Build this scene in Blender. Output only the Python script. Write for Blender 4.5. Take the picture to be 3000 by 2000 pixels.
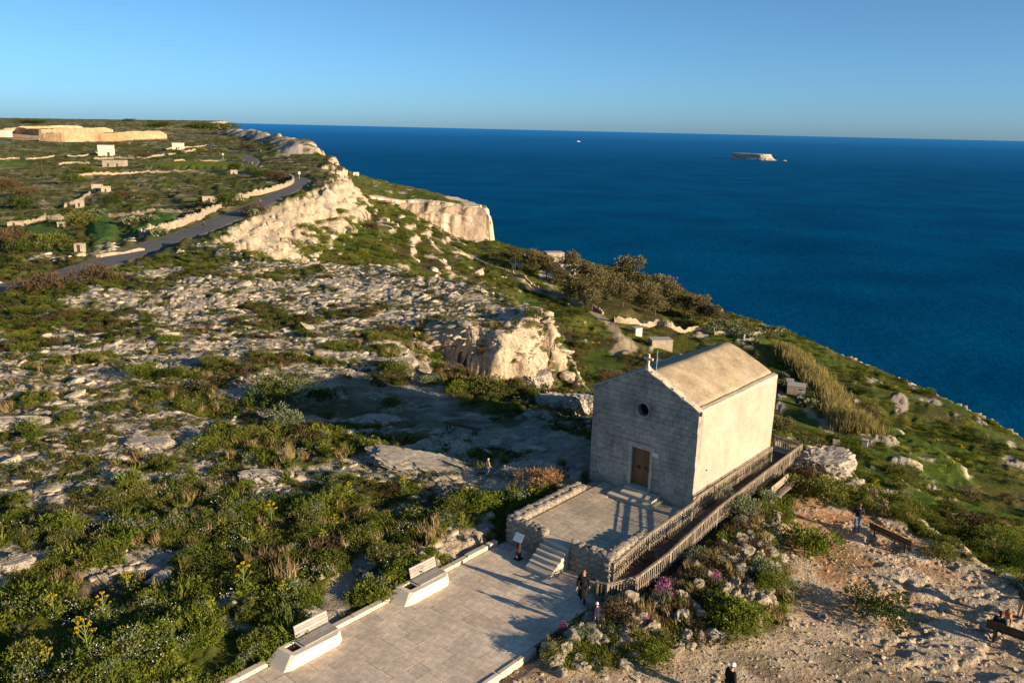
import bpy, bmesh, math, random
import numpy as np
from mathutils import Vector, Matrix

for o in list(bpy.data.objects):
    bpy.data.objects.remove(o)
scene = bpy.context.scene
COL = scene.collection
random.seed(7)
R = math.radians

# ---------------------------------------------------------------- camera
CAM_H, PITCH, ROLL = 21.115, 0.2490, 0.0228
cam_data = bpy.data.cameras.new("camera")
cam_data.sensor_width = 36.0
cam_data.lens = 2459.18 / 3000 * 36.0
cam_data.clip_start = 0.5
cam_data.clip_end = 250000
cam = bpy.data.objects.new("camera", cam_data)
COL.objects.link(cam)
_f = Vector((0, math.cos(PITCH), -math.sin(PITCH)))
_u0 = Vector((0, math.sin(PITCH), math.cos(PITCH)))
_r0 = Vector((1, 0, 0))
_r = _r0 * math.cos(ROLL) + _u0 * math.sin(ROLL)
_u = _u0 * math.cos(ROLL) - _r0 * math.sin(ROLL)
cam.matrix_world = Matrix(((_r.x, _u.x, -_f.x, 0), (_r.y, _u.y, -_f.y, 0), (_r.z, _u.z, -_f.z, CAM_H), (0, 0, 0, 1)))
scene.camera = cam

# ---------------------------------------------------------------- sky, sun, exposure
SUN_EL, SUN_AZ_XY = R(13.3), (0.857, -0.515)       # direction towards the sun in plan
world = bpy.data.worlds.new("World")
scene.world = world
world.use_nodes = True
wn = world.node_tree
wn.nodes.clear()
w_out = wn.nodes.new("ShaderNodeOutputWorld")
w_bg = wn.nodes.new("ShaderNodeBackground")
w_sky = wn.nodes.new("ShaderNodeTexSky")
w_sky.sky_type = 'NISHITA'
w_sky.sun_disc = False
w_sky.sun_elevation = SUN_EL
w_sky.sun_rotation = math.atan2(SUN_AZ_XY[0], SUN_AZ_XY[1])
w_sky.altitude = 250
w_sky.air_density = 0.6
w_sky.dust_density = 0.6
w_sky.ozone_density = 6.0
w_hsv = wn.nodes.new("ShaderNodeHueSaturation")
w_hsv.inputs['Saturation'].default_value = 0.93
w_hsv.inputs['Hue'].default_value = 0.483
w_bg.inputs[1].default_value = 0.075
wn.links.new(w_sky.outputs[0], w_hsv.inputs['Color'])
wn.links.new(w_hsv.outputs[0], w_bg.inputs[0])
wn.links.new(w_bg.outputs[0], w_out.inputs[0])

sun_data = bpy.data.lights.new("sun", 'SUN')
sun_data.energy = 5.0
sun_data.angle = R(0.5)
sun_data.color = (1.0, 0.77, 0.495)
sun = bpy.data.objects.new("sun", sun_data)
_sd = Vector((SUN_AZ_XY[0] * math.cos(SUN_EL), SUN_AZ_XY[1] * math.cos(SUN_EL), math.sin(SUN_EL)))
sun.rotation_euler = _sd.to_track_quat('Z', 'Y').to_euler()
sun.location = (60, -40, 60)
COL.objects.link(sun)

vs = scene.view_settings
vs.view_transform = 'Standard'
vs.look = 'None'
vs.gamma = 1.0
vs.use_curve_mapping = False
vs.exposure = 1.06
scene.cycles.max_bounces = 6
scene.cycles.transparent_max_bounces = 6

# ---------------------------------------------------------------- noise and terrain mathematics
def _hash(ix, iy, seed):
    h = (ix.astype(np.int64) * 374761393 + iy.astype(np.int64) * 668265263 + seed * 974634777) & 0xFFFFFFFF
    h = ((h ^ (h >> 13)) * 1274126177) & 0xFFFFFFFF
    h = ((h ^ (h >> 16)) * 2246822519) & 0xFFFFFFFF
    return ((h ^ (h >> 15)) & 0xFFFFFF) / float(0xFFFFFF)

def vnoise(x, y, seed=0):
    x = np.asarray(x, float); y = np.asarray(y, float)
    ix = np.floor(x); iy = np.floor(y)
    fx = x - ix; fy = y - iy
    ix = ix.astype(np.int64); iy = iy.astype(np.int64)
    ux = fx * fx * (3 - 2 * fx); uy = fy * fy * (3 - 2 * fy)
    a = _hash(ix, iy, seed); b = _hash(ix + 1, iy, seed); c = _hash(ix, iy + 1, seed); d = _hash(ix + 1, iy + 1, seed)
    return (a + (b - a) * ux) * (1 - uy) + (c + (d - c) * ux) * uy

def fbm(x, y, octv=4, seed=0, gain=0.5):
    t = 0.0; amp = 1.0; s = 0.0
    for i in range(octv):
        ca, sa = math.cos(0.6 + i * 1.3), math.sin(0.6 + i * 1.3)
        f = 2.03 ** i
        t = t + amp * vnoise((x * ca - y * sa) * f + 17.3 * i, (x * sa + y * ca) * f - 9.1 * i, seed + i * 31)
        s += amp; amp *= gain
    return t / s

def worley(x, y, seed=0):
    x = np.asarray(x, float); y = np.asarray(y, float)
    ix = np.floor(x).astype(np.int64); iy = np.floor(y).astype(np.int64)
    f1 = np.full(x.shape, 9.0); f2 = np.full(x.shape, 9.0); cid = np.zeros(x.shape)
    for dx in (-1, 0, 1):
        for dy in (-1, 0, 1):
            cx = ix + dx; cy = iy + dy
            px = cx + _hash(cx, cy, seed); py = cy + _hash(cx, cy, seed + 77)
            d = np.hypot(px - x, py - y)
            closer = d < f1
            f2 = np.where(closer, f1, np.minimum(f2, d))
            cid = np.where(closer, _hash(cx, cy, seed + 151), cid)
            f1 = np.where(closer, d, f1)
    return f1, f2, cid

def sstep(a, b, x):
    t = np.clip((x - a) / (b - a), 0, 1)
    return t * t * (3 - 2 * t)

def seg_dist(x, y, pts, closed=False):
    best = np.full(np.shape(x), 1e18)
    n = len(pts)
    for i in range(n if closed else n - 1):
        ax, ay = pts[i]; bx, by = pts[(i + 1) % n]
        dx, dy = bx - ax, by - ay
        t = np.clip(((x - ax) * dx + (y - ay) * dy) / (dx * dx + dy * dy + 1e-12), 0, 1)
        best = np.minimum(best, (x - ax - t * dx) ** 2 + (y - ay - t * dy) ** 2)
    return np.sqrt(best)

def inside(x, y, pts):
    r = np.zeros(np.shape(x), bool)
    n = len(pts)
    for i in range(n):
        ax, ay = pts[i]; bx, by = pts[(i + 1) % n]
        if ay == by:
            continue
        c = ((ay > y) != (by > y)) & (x < (bx - ax) * (y - ay) / (by - ay) + ax)
        r ^= c
    return r

def sdist(x, y, pts):
    d = seg_dist(x, y, pts, True)
    return np.where(inside(x, y, pts), d, -d)

# chapel frame: origin at its front right corner, a to the right along the facade, b towards the back
OX, OY, TH = 9.9475, 41.9844, -0.7058
UA = (math.cos(TH), math.sin(TH)); VB = (-math.sin(TH), math.cos(TH))
def ab2xy(a, b):
    return (OX + UA[0] * a + VB[0] * b, OY + UA[1] * a + VB[1] * b)
def xy2ab(x, y):
    return ((x - OX) * UA[0] + (y - OY) * UA[1], (x - OX) * VB[0] + (y - OY) * VB[1])

# edge of the upper plateau and edge of the sea cliffs (plan, metres)
PLATEAU = [(60, -60), (40, 10), (32, 27), (26.8, 37.5), (24.8, 42), (22.6, 45.5), (22.0, 49.5), (20.3, 53.5), (16.6, 57.3), (11, 59.2),
           (8, 62), (6.5, 67), (5.8, 73), (5.4, 80), (4.4, 87), (3.2, 93), (1.2, 99), (-2, 104.5), (-8, 110), (-17, 118), (-28, 124),
           (-40, 128), (-50, 138), (-54, 152), (-55, 168), (-58, 190), (-61, 215), (-64, 250), (-68, 310), (-70, 356), (-90, 420),
           (-112, 520), (-137, 583), (-152, 645), (-222, 803), (-300, 980), (-417, 1258), (-560, 1600), (-800, 2400), (-5000, 3500),
           (-5000, -200), (60, -200)]
COAST = [(230, -200), (170, 30), (132, 110), (113, 165), (110, 195), (103, 230), (93, 265), (77, 292), (70, 346), (36, 412), (-9, 443),
         (-36, 424), (-54, 408), (-68, 402), (-82, 440), (-104, 520), (-116, 600), (-104, 648), (-88, 653), (-60, 645), (-19, 634),
         (-26, 680), (-46, 725), (-120, 880), (-190, 1048), (-315, 1392), (-520, 1900), (-760, 2600), (-5000, 4200), (-5000, -300), (230, -300)]
# heights of the plateau: x, y, z
PZ = [(0, 35, 0), (-4, 30, 0), (-10, 28, 0), (-14, 34, .1), (-20, 30, 0), (-10, 42, .2), (-27, 41, .1), (-35, 54, 0), (-48, 76, -.4), (-20, 60, .2), (6, 24, -.35),
      (12, 28, -.35), (18, 34, -.3), (22, 31, -.3), (25, 38, -.2), (20, 41, .15), (14, 41, .3), (19, 46, .55), (16, 51, 1.0), (11, 53.5, 1.1), (10, 45, 1.1),
      (5, 50, 1.0), (0, 47, .45), (-2, 58, .3), (-8, 66, .2), (2, 66, .4), (-1, 74, 0), (1, 92, 2.2), (-6, 90, 1.4), (-18, 85, .6), (-20, 105, .8),
      (-40, 112, .2), (-45, 95, 0), (-65, 110, -1.2), (-70, 80, -1.2), (-65, 150, -1.2), (-66, 190, -1.2), (-70, 234, -1.2), (-78, 302, -1.2), (-84, 338, -1), (-66, 300, 0),
      (-98, 365, -1.5), (-85, 110, -2.5), (-100, 160, -4.5), (-120, 220, -5), (-160, 300, -5.5), (-200, 290, -6), (-120, 330, -4), (-200, 450, -6),
      (-110, 480, 0), (-140, 580, 2), (-152, 640, 2.5), (-222, 800, 4), (-300, 700, -2), (-400, 700, -3), (-417, 1250, 6), (-500, 1000, 2), (-520, 1350, 5),
      (-580, 1400, 11), (-720, 1500, 17), (-830, 1500, 15), (-960, 1500, 4), (-1250, 1600, 2), (-900, 1050, 0), (-3000, 2600, 10)]

def _lp(x, y):
    r = np.hypot(x, y)
    return np.log(r + 3.0) * 1.0, np.arctan2(x, y) * 1.0
_pz = np.array(PZ, float)
_qx, _qy = _lp(_pz[:, 0], _pz[:, 1])
def _tps(d2):
    return np.where(d2 > 1e-12, 0.5 * d2 * np.log(d2 + 1e-12), 0.0)
_n = len(_pz)
_A = np.zeros((_n + 3, _n + 3))
_A[:_n, :_n] = _tps((_qx[:, None] - _qx) ** 2 + (_qy[:, None] - _qy) ** 2) + np.eye(_n) * 0.0008
_A[:_n, _n] = 1; _A[:_n, _n + 1] = _qx; _A[:_n, _n + 2] = _qy
_A[_n:, :_n] = _A[:_n, _n:].T
_w = np.linalg.solve(_A, np.concatenate([_pz[:, 2], [0, 0, 0]]))
def plateau_z(x, y):
    qx, qy = _lp(x, y)
    z = _w[_n] + _w[_n + 1] * qx + _w[_n + 2] * qy
    for i in range(_n):
        z = z + _w[i] * _tps((qx - _qx[i]) ** 2 + (qy - _qy[i]) ** 2)
    return z

SEA_Z = -215.0
def terrain_base(x, y):
    """large form of the land: height, signed distance to plateau edge, signed distance to coast"""
    x = np.asarray(x, float); y = np.asarray(y, float)
    r = np.hypot(x, y)
    far = sstep(60, 170, y)
    wa = 1.6 + 5.0 * far + 10 * sstep(400, 1000, r)
    wl = 7.0 + 16.0 * far + 50 * sstep(400, 1000, r)
    nx = (fbm(x / 9.0, y / 9.0, 3, 11) - .5) * 2; ny = (fbm(x / 9.0, y / 9.0, 3, 23) - .5) * 2
    mx = (fbm(x / 30.0, y / 30.0, 2, 12) - .5) * 2; my = (fbm(x / 30.0, y / 30.0, 2, 24) - .5) * 2
    near = 1 - far
    xs = x + nx * 1.7 + mx * 7 * far; ys = y + ny * 1.7 + my * 7 * far
    s = sdist(xs, ys, PLATEAU)
    c = sdist(x + mx * 4 * far, y + my * 4 * far, COAST)
    zp = plateau_z(x, y)
    dp = np.maximum(-s, 0); de = np.maximum(c, 0)
    t = dp / (dp + de + 1e-6)
    ze = -42 + 26 * sstep(-14, -68, x) * sstep(520, 440, y) + 3 * sstep(500, 600, y)
    z0 = -5.0 - 4.0 * far
    zu = z0 + (ze - z0) * t ** 0.8
    zu = zu + (fbm(x / 22.0, y / 22.0, 3, 41) - .5) * 5.0 * sstep(0, 14, dp) * sstep(0, 14, de)
    # terraces of the undercliff
    st = 3.2
    k = zu / st + (fbm(x / 40., y / 40., 2, 43) - .5) * 1.2
    fr = k - np.floor(k)
    ter = (np.floor(k) + sstep(0.55, 1.0, fr)) * st - (fbm(x / 40., y / 40., 2, 43) - .5) * 1.2 * st
    zu = zu + (ter - zu) * 0.55 * sstep(6, 18, dp) * sstep(4, 20, de)
    out = np.maximum(-c, 0)
    zu = np.where(c < 0, ze - np.minimum(out * 7.0, 210) + 2 * np.sin(out * .9) * sstep(0, 3, out), zu)
    w_in = 0.8 + 2.5 * far
    w_out = 3.0 + 9.5 * far * sstep(900, 300, r) + 25 * sstep(500, 1000, r)
    # the cliff face falls in broken steps
    sn = s + (fbm(x / 4.0, y / 4.0, 3, 51) - .5) * (2.0 + 3.5 * far)
    u = np.clip((sn + w_out) / (w_in + w_out), 0, 1)
    kk = u * (2.0 + 2.0 * far)
    us = (np.floor(kk) + sstep(0.35, 0.85, kk - np.floor(kk))) / (2.0 + 2.0 * far)
    u = 0.25 * u + 0.75 * us
    z = zu + (zp - zu) * u
    # promontory block: its inner side is a low crag facing the chapel
    pd = sdist(xs, ys, PROM)
    up = sstep(-0.6, 1.4, pd + (fbm(x / 3.0, y / 3.0, 3, 57) - .5) * 2.6)
    z = z + np.where(s > -6, 2.6 * (up - 0.5) * sstep(9, 0, np.abs(pd)) * sstep(-5, 0, s) * sstep(-13, -5, x) * sstep(96, 88, y), 0)
    # gully between the crag and the ground beside the chapel, deepening towards the cliff
    gl = np.interp(x, [-20, -10, -4, 0, 4, 9], [78, 72.5, 69, 67, 64.5, 62.5])
    z = z - 5.6 * sstep(-13.5, 3, x) * sstep(.2, 1.6, -pd + (fbm(x / 3.0, y / 3.0, 3, 57) - .5) * 1.6) * sstep(-.5, 4.0, ys - gl) * sstep(-4, 2, s) * sstep(14, 8, x) * sstep(100, 92, y)
    # rocky crest standing on the rim of the far cliffs
    cd = seg_dist(xs, ys, CREST)
    z = z + 6.0 * np.exp(-(cd / 13.0) ** 2) * (.55 + .9 * fbm(x / 14.0, y / 14.0, 3, 59)) * sstep(500, 575, r)
    return z, s, c

CREST = [(-141, 560), (-150, 600), (-168, 660), (-200, 745), (-232, 815), (-306, 980), (-380, 1130)]

PROM = [(9, 83), (4, 86), (1.2, 80.5), (-2.5, 80), (-6, 83), (-11, 85), (-40, 92), (-40, 125), (9, 125)]

# ---------------------------------------------------------------- object helpers
def tag(o, label=None, cat=None, group=None, kind=None):
    if label: o["label"] = label
    if cat: o["category"] = cat
    if group: o["group"] = group
    if kind: o["kind"] = kind
    return o

def mesh_np(name, verts, faces, mats, smooth=False, midx=None):
    """mesh from arrays; faces is an (n,3|4) array or list of lists"""
    me = bpy.data.meshes.new(name)
    if isinstance(faces, np.ndarray):
        n, k = faces.shape
        me.vertices.add(len(verts)); me.vertices.foreach_set("co", np.asarray(verts, np.float32).ravel())
        me.loops.add(n * k); me.loops.foreach_set("vertex_index", faces.astype(np.int32).ravel())
        me.polygons.add(n); me.polygons.foreach_set("loop_start", np.arange(n, dtype=np.int32) * k)
        if midx is not None: me.polygons.foreach_set("material_index", np.asarray(midx, np.int32))
        if smooth: me.polygons.foreach_set("use_smooth", np.ones(n, bool))
        me.update(calc_edges=True)
    else:
        me.from_pydata([tuple(v) for v in verts], [], faces)
        if midx is not None:
            for p_, i_ in zip(me.polygons, midx): p_.material_index = i_
        if smooth:
            for p_ in me.polygons: p_.use_smooth = True
    for m in (mats if isinstance(mats, (list, tuple)) else [mats]):
        me.materials.append(m)
    me.validate()
    return me

def obj(name, me, parent=None, loc=None, rot=None, scale=None):
    o = bpy.data.objects.new(name, me)
    COL.objects.link(o)
    if parent: o.parent = parent
    if loc is not None: o.location = loc
    if rot is not None: o.rotation_euler = rot
    if scale is not None: o.scale = scale
    return o

def empty(name, loc=(0, 0, 0), rz=0.0):
    o = bpy.data.objects.new(name, None)
    o.empty_display_size = 0.2
    COL.objects.link(o)
    o.location = loc; o.rotation_euler = (0, 0, rz)
    return o

def add_attr(me, name, data, kind='FLOAT_COLOR'):
    a = me.attributes.new(name, kind, 'POINT')
    if kind == 'FLOAT_COLOR':
        d = np.ones((len(data), 4), np.float32); d[:, :3] = data
        a.data.foreach_set("color", d.ravel())
    else:
        a.data.foreach_set("value", np.asarray(data, np.float32))

# ---------------------------------------------------------------- materials
class NT:
    def __init__(self, name):
        self.m = bpy.data.materials.new(name); self.m.use_nodes = True
        self.t = self.m.node_tree; self.t.nodes.clear()
        self.out = self.n("ShaderNodeOutputMaterial")
        self.bsdf = self.n("ShaderNodeBsdfPrincipled")
        self.link(self.bsdf, 0, self.out, 0)
        self.co = self.n("ShaderNodeTexCoord")
    def n(self, t, **kw):
        nd = self.t.nodes.new(t)
        for k, v in kw.items(): setattr(nd, k, v)
        return nd
    def link(self, a, ai, b, bi): self.t.links.new(a.outputs[ai], b.inputs[bi])
    def noise(self, scale, detail=4, rough=.6, src=None, vec=None):
        nd = self.n("ShaderNodeTexNoise"); nd.inputs['Scale'].default_value = scale
        nd.inputs['Detail'].default_value = detail; nd.inputs['Roughness'].default_value = rough
        if vec is not None: self.t.links.new(vec, nd.inputs['Vector'])
        else: self.link(self.co, src or 'Object', nd, 'Vector')
        return nd
    def ramp(self, a, ai, stops):
        nd = self.n("ShaderNodeValToRGB"); self.link(a, ai, nd, 0)
        el = nd.color_ramp.elements
        while len(el) < len(stops): el.new(0.5)
        for e, (p_, c) in zip(el, stops):
            e.position = p_; e.color = (c, c, c, 1) if isinstance(c, (int, float)) else (*c, 1)
        return nd
    def mix(self, fac, a, b, mode='MIX'):
        nd = self.n("ShaderNodeMix"); nd.data_type = 'RGBA'; nd.blend_type = mode
        for v, i in ((fac, 0), (a, 6), (b, 7)):
            if isinstance(v, tuple) and not hasattr(v[0], 'outputs'): nd.inputs[i].default_value = (*v[:3], 1)
            elif isinstance(v, (int, float)): nd.inputs[i].default_value = v
            else: self.t.links.new(v, nd.inputs[i])
        return nd.outputs[2]
    def bump(self, height, strength, dist, normal=None):
        nd = self.n("ShaderNodeBump"); nd.inputs['Strength'].default_value = strength; nd.inputs['Distance'].default_value = dist
        self.t.links.new(height, nd.inputs['Height'])
        if normal is not None: self.t.links.new(normal, nd.inputs['Normal'])
        return nd.outputs[0]
    def color(self, c): 
        if isinstance(c, tuple): self.bsdf.inputs['Base Color'].default_value = (*c, 1)
        else: self.t.links.new(c, self.bsdf.inputs['Base Color'])
    def set(self, rough=.9, spec=.2, metal=0.0):
        self.bsdf.inputs['Roughness'].default_value = rough
        self.bsdf.inputs['Specular IOR Level'].default_value = spec
        self.bsdf.inputs['Metallic'].default_value = metal
        return self
    def normal(self, nrm): self.t.links.new(nrm, self.bsdf.inputs['Normal'])

def mat_noise(name, cols, scale=6, rough=.9, spec=.15, bump=.0, bscale=20, bdist=.02, fine=None, rand=0.0):
    """colour from a noise ramp over 2..4 colours, optional bump and per-object variation"""
    t = NT(name).set(rough, spec)
    nz = t.noise(scale, 5, .65)
    k = len(cols)
    rp = t.ramp(nz, 0, [(0.28 + 0.44 * i / max(1, k - 1), c) for i, c in enumerate(cols)])
    c = rp.outputs[0]
    if fine:
        f2 = t.noise(fine, 3, .7)
        c = t.mix(1.0, c, t.ramp(f2, 0, [(.3, .72), (.7, 1.2)]).outputs[0], 'MULTIPLY')
    if rand:
        oi = t.n("ShaderNodeObjectInfo")
        c = t.mix(1.0, c, t.ramp(oi, 'Random', [(0, 1 - rand), (1, 1 + rand)]).outputs[0], 'MULTIPLY')
    t.color(c)
    if bump:
        b = t.noise(bscale, 5, .65)
        t.normal(t.bump(b.outputs[0], bump, bdist))
    return t.m

def leaf_mat(name, c1, c2, trans=.35):
    t = NT(name)
    oi = t.n("ShaderNodeObjectInfo")
    nz = t.noise(1.3, 2, .5)
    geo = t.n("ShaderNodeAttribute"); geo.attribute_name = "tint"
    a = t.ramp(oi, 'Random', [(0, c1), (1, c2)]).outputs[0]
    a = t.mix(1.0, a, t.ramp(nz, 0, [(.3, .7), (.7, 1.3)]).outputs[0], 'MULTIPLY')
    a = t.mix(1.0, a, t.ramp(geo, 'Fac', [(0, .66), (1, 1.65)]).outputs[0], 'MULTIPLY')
    d = t.n("ShaderNodeBsdfDiffuse"); tr = t.n("ShaderNodeBsdfTranslucent"); mx = t.n("ShaderNodeMixShader")
    t.t.links.new(a, d.inputs[0]); t.t.links.new(a, tr.inputs[0])
    mx.inputs[0].default_value = trans
    t.link(d, 0, mx, 1); t.link(tr, 0, mx, 2); t.link(mx, 0, t.out, 0)
    t.t.nodes.remove(t.bsdf)
    return t.m

# ---------------------------------------------------------------- the land
# how much bare limestone shows: (x, y), fraction
ROCKY = [((-10, 30), .12), ((-20, 31), .10), ((-14, 38), .12), ((-27, 41), .42), ((-34, 53), .58), ((-40, 62), .55), ((-24, 49), .40), ((-6, 36), .25), ((-10, 46), .35), ((-18, 45), .14), ((-28, 52), .45),
         ((-30, 62), .60), ((-20, 56), .22), ((-12, 60), .40), ((-20, 68), .62), ((-14, 70), .60), ((-30, 78), .50), ((-48, 76), .42), ((-40, 88), .42), ((-22, 84), .66),
         ((-8, 72), .30), ((-2, 70), .45), ((-6, 88), .78), ((0, 90), .86), ((-4, 98), .80), ((-16, 100), .70), ((-30, 112), .58), ((-24, 120), .62),
         ((-42, 122), .38), ((-45, 105), .42), ((-58, 100), .32), ((-58, 140), .25), ((-60, 170), .22), ((-66, 240), .12), ((-74, 300), .12),
         ((-22.6, 35.4), .62), ((-26.8, 41.9), .55), ((-24.9, 45.9), .50), ((-20.7, 43.9), .38), ((-23.1, 38.6), .40), ((-21.7, 49.4), .42), ((-14.7, 46.0), .5), ((-12.7, 48.4), .6), ((-7.3, 49.0), .62), ((-17.6, 33.4), .45),
         ((4, 52), .62), ((-1, 56), .55), ((-2, 76), .42), ((2, 78), .58), ((-6, 78), .35)]
FIELDS = [  # green crops and flowering strips beyond the road: polygon, albedo
    ([(-119.9, 236.3), (-115.5, 237.3), (-95.1, 199.5), (-81.3, 172.3), (-80.6, 160.0), (-97.7, 192.8)], (.055, .125, .018)),
    ([(-81.5, 177.8), (-80.0, 196.2), (-89.2, 226.7), (-96.3, 231.1), (-91.4, 211.0)], (.05, .12, .018)),
    ([(-118.2, 199.3), (-118.1, 214.5), (-99.9, 186.3), (-103.4, 182.1)], (.065, .115, .02)),
    ([(-213.5, 481.5), (-204.9, 512.8), (-151.3, 475.6), (-138.4, 438.1), (-183.7, 459.1)], (.115, .14, .012)),
    ([(-236.3, 447.1), (-237.6, 477.9), (-197.0, 436.1), (-205.3, 399.7)], (.13, .12, .012)),
    ([(-132.5, 228.2), (-132.2, 238.5), (-122.2, 234.7), (-117.1, 222.4), (-123.2, 215.7)], (.075, .10, .022)),
    ([(-323.3, 535.7), (-303.0, 528.8), (-288.4, 502.9), (-299.1, 494.9)], (.08, .14, .014)),
]
SLOPEF = [
    ([(-3.5, 96.7), (1.5, 249.1), (8.1, 248.3), (0.1, 93.0)], (.06, .125, .014)),
    ([(20.5, 255.9), (36.6, 287.4), (44.7, 261.5), (50.0, 245.4), (36.6, 234.7), (25.8, 228.8)], (.095, .085, .03)),
    ([(57.5, 169.1), (61.4, 167.0), (52.2, 126.9), (45.0, 120.9), (42.1, 122.2)], (.085, .12, .016)),
    ([(69.2, 229.6), (81.0, 247.2), (82.0, 234.2), (70.5, 210.1), (65.1, 219.2)], (.10, .12, .014)),
    ([(34.6, 213.1), (45.9, 224.3), (51.3, 216.2), (36.9, 188.7)], (.10, .11, .014)),
    ([(15.2, 183.5), (22.9, 190.9), (24.2, 169.3), (14.0, 139.8)], (.075, .11, .014)),
    ([(48.9, 99.1), (71.5, 107.4), (68.9, 103.1), (48.7, 95.0)], (.075, .13, .014)),
]
TRACKS = [  # pale dirt tracks on the undercliff
    ([(-0.2, 271.3), (3.6, 262.5), (11.3, 256.8), (17.7, 254.8), (22.7, 234.9), (25.8, 219.5), (27.1, 205.2)], 1.5),
    ([(27.1, 205.2), (28.0, 196.7), (24.5, 186.7)], 2.2), ([(59.5, 164.0), (53.9, 137.3), (51.3, 127.3)], .7),
    ([(78.1, 2632.8), (147.0, 2410.7)], .1),
]
QUARRY = [([(-615.6, 1027.0), (-645.2, 1155.2), (-646.3, 1248.1), (-562.9, 1178.3), (-517.4, 1271.5), (-344.4, 850.0), (-381.9, 806.2), (-418.7, 798.4), (-471.1, 826.6), (-531.1, 885.1)], (.50, .36, .24))]
ROAD = [(-92, 60), (-80, 84), (-72.5, 100), (-68.3, 117), (-66.4, 135), (-66.2, 160), (-67.5, 186), (-71.5, 234), (-79, 302), (-85, 338),
        (-92, 356), (-104, 372), (-120, 392), (-134, 420), (-146, 470), (-160, 520), (-185, 580), (-215, 640), (-258, 720), (-300, 830), (-390, 1000), (-470, 1180)]
def smooth_line(pts, n=6):
    P = np.array(pts, float); out = []
    for i in range(len(P) - 1):
        p0 = P[max(i - 1, 0)]; p1 = P[i]; p2 = P[i + 1]; p3 = P[min(i + 2, len(P) - 1)]
        for k in range(n):
            t = k / n
            out.append(.5 * ((2 * p1) + (-p0 + p2) * t + (2 * p0 - 5 * p1 + 4 * p2 - p3) * t * t + (-p0 + 3 * p1 - 3 * p2 + p3) * t ** 3))
    out.append(P[-1])
    return np.array(out)
ROADL = smooth_line(ROAD, 5)
GRAVEL = [ab2xy(*q) for q in [(.6, -30), (.6, -14.2), (2.1, -14.6), (3.8, -12.8), (4.9, -10.0), (6.3, -7.9), (7.4, -5.5), (7.5, -4), (6.6, -1), (5.4, 0.2), (4.2, 1.8), (4.0, 4.0),
                              (3.2, 6.5), (4.5, 8), (7, 8.5), (9, 8), (12, 6.5), (14, 6), (24, 2), (40, -10), (30, -40)]]
GARDEN = [ab2xy(*q) for q in [(.6, -14.0), (1.9, -14.7), (3.6, -13), (4.7, -10.3), (6.2, -8), (7.1, -5), (6.2, -2), (4.7, -.3), (3.6, 1.5), (3.7, 3), (2.2, 5),
                              (1.9, -.5), (1.9, -5), (1.5, -8), (.9, -9.3), (.2, -9.8)]]

AZ0, AZ1, NC = R(-41), R(41), 900
CUT = 112.0
_r1 = 1 / np.linspace(1 / 19.0, 1 / CUT, 640)
_r2 = np.geomspace(CUT, 4200, 440)[1:]
RR = np.concatenate([_r1, _r2]); NR = len(RR)
AZ = np.linspace(AZ0, AZ1, NC)
gx = np.sin(AZ)[None, :] * RR[:, None]; gy = np.cos(AZ)[None, :] * RR[:, None]
X = gx.ravel(); Y = gy.ravel(); RAD = np.hypot(X, Y)
Zb, S, C = terrain_base(X, Y)

# steepness of the large form
_Z2 = Zb.reshape(NR, NC)
_dr = np.gradient(_Z2, axis=0) / np.gradient(RR)[:, None]
_da = np.gradient(_Z2, axis=1) / (RR[:, None] * (AZ[1] - AZ[0]))
STEEP = np.hypot(_dr, _da).ravel()

# fraction of rock on the plateau
_rx, _ry = _lp(X, Y)
num = np.zeros_like(X); den = np.zeros_like(X)
for (px_, py_), v_ in ROCKY:
    qx, qy = _lp(px_, py_)
    w_ = 1.0 / (((_rx - qx) ** 2 + (_ry - qy) ** 2) ** 1.6 + 1e-4)
    num += w_ * v_; den += w_
RF = num / den
RF *= sstep(420, 160, RAD) * .8 + .2
A_, B_ = xy2ab(X, Y)
plat = sstep(-1.0, 1.5, S)
# drop-offs behind the edge are bare rock; the undercliff is mostly green
steepm = sstep(.55, 1.1, STEEP)
rim = sstep(7, 1.0, np.abs(S - 1.5)) * sstep(60, 80, Y) * .35
cliff_far = sstep(150, 185, Y) * sstep(420, 380, Y) * sstep(-16, -9, S) * sstep(3, 0, S)
RF = np.where(S > 0, np.maximum(RF, RF + rim * sstep(-30, -5, X)), 0.10 + .13 * fbm(X / 30, Y / 30, 2, 5))
RF = np.maximum(RF, .80 * steepm)
RF = np.maximum(RF, (.97 - .36 * sstep(-5, -12, S)) * cliff_far)
crest = sstep(22, 10, seg_dist(X, Y, CREST)) * sstep(520, 580, RAD)
RF = np.maximum(RF, crest * .72)
headl = sstep(560, 620, Y) * sstep(-150, -120, X) * sstep(.9, 1.6, STEEP)
RF = np.maximum(RF, headl * 1.2)
RF = np.where((C < 7) & (Y < 560), RF * (.45 + .4 * fbm(X / 14, Y / 14, 2, 58)), RF)
pd_ = sdist(X, Y, PROM)
RF = np.where((np.abs(pd_) < 4) & (S > -2), np.maximum(RF, .62), RF)
small_f = sstep(240, 60, RAD)
scl = 1.0 + 2.2 * sstep(80, 400, RAD)
n1 = fbm(X / (3.0 * scl), Y / (1.7 * scl), 4, 61, .58); n2 = fbm(X / 8.0, Y / 6.0, 3, 67)
nn = .62 * n1 + .38 * n2
th = .5 - (RF + .045 - .5) * .52
rock = sstep(th - .035, th + .035, nn)

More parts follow.
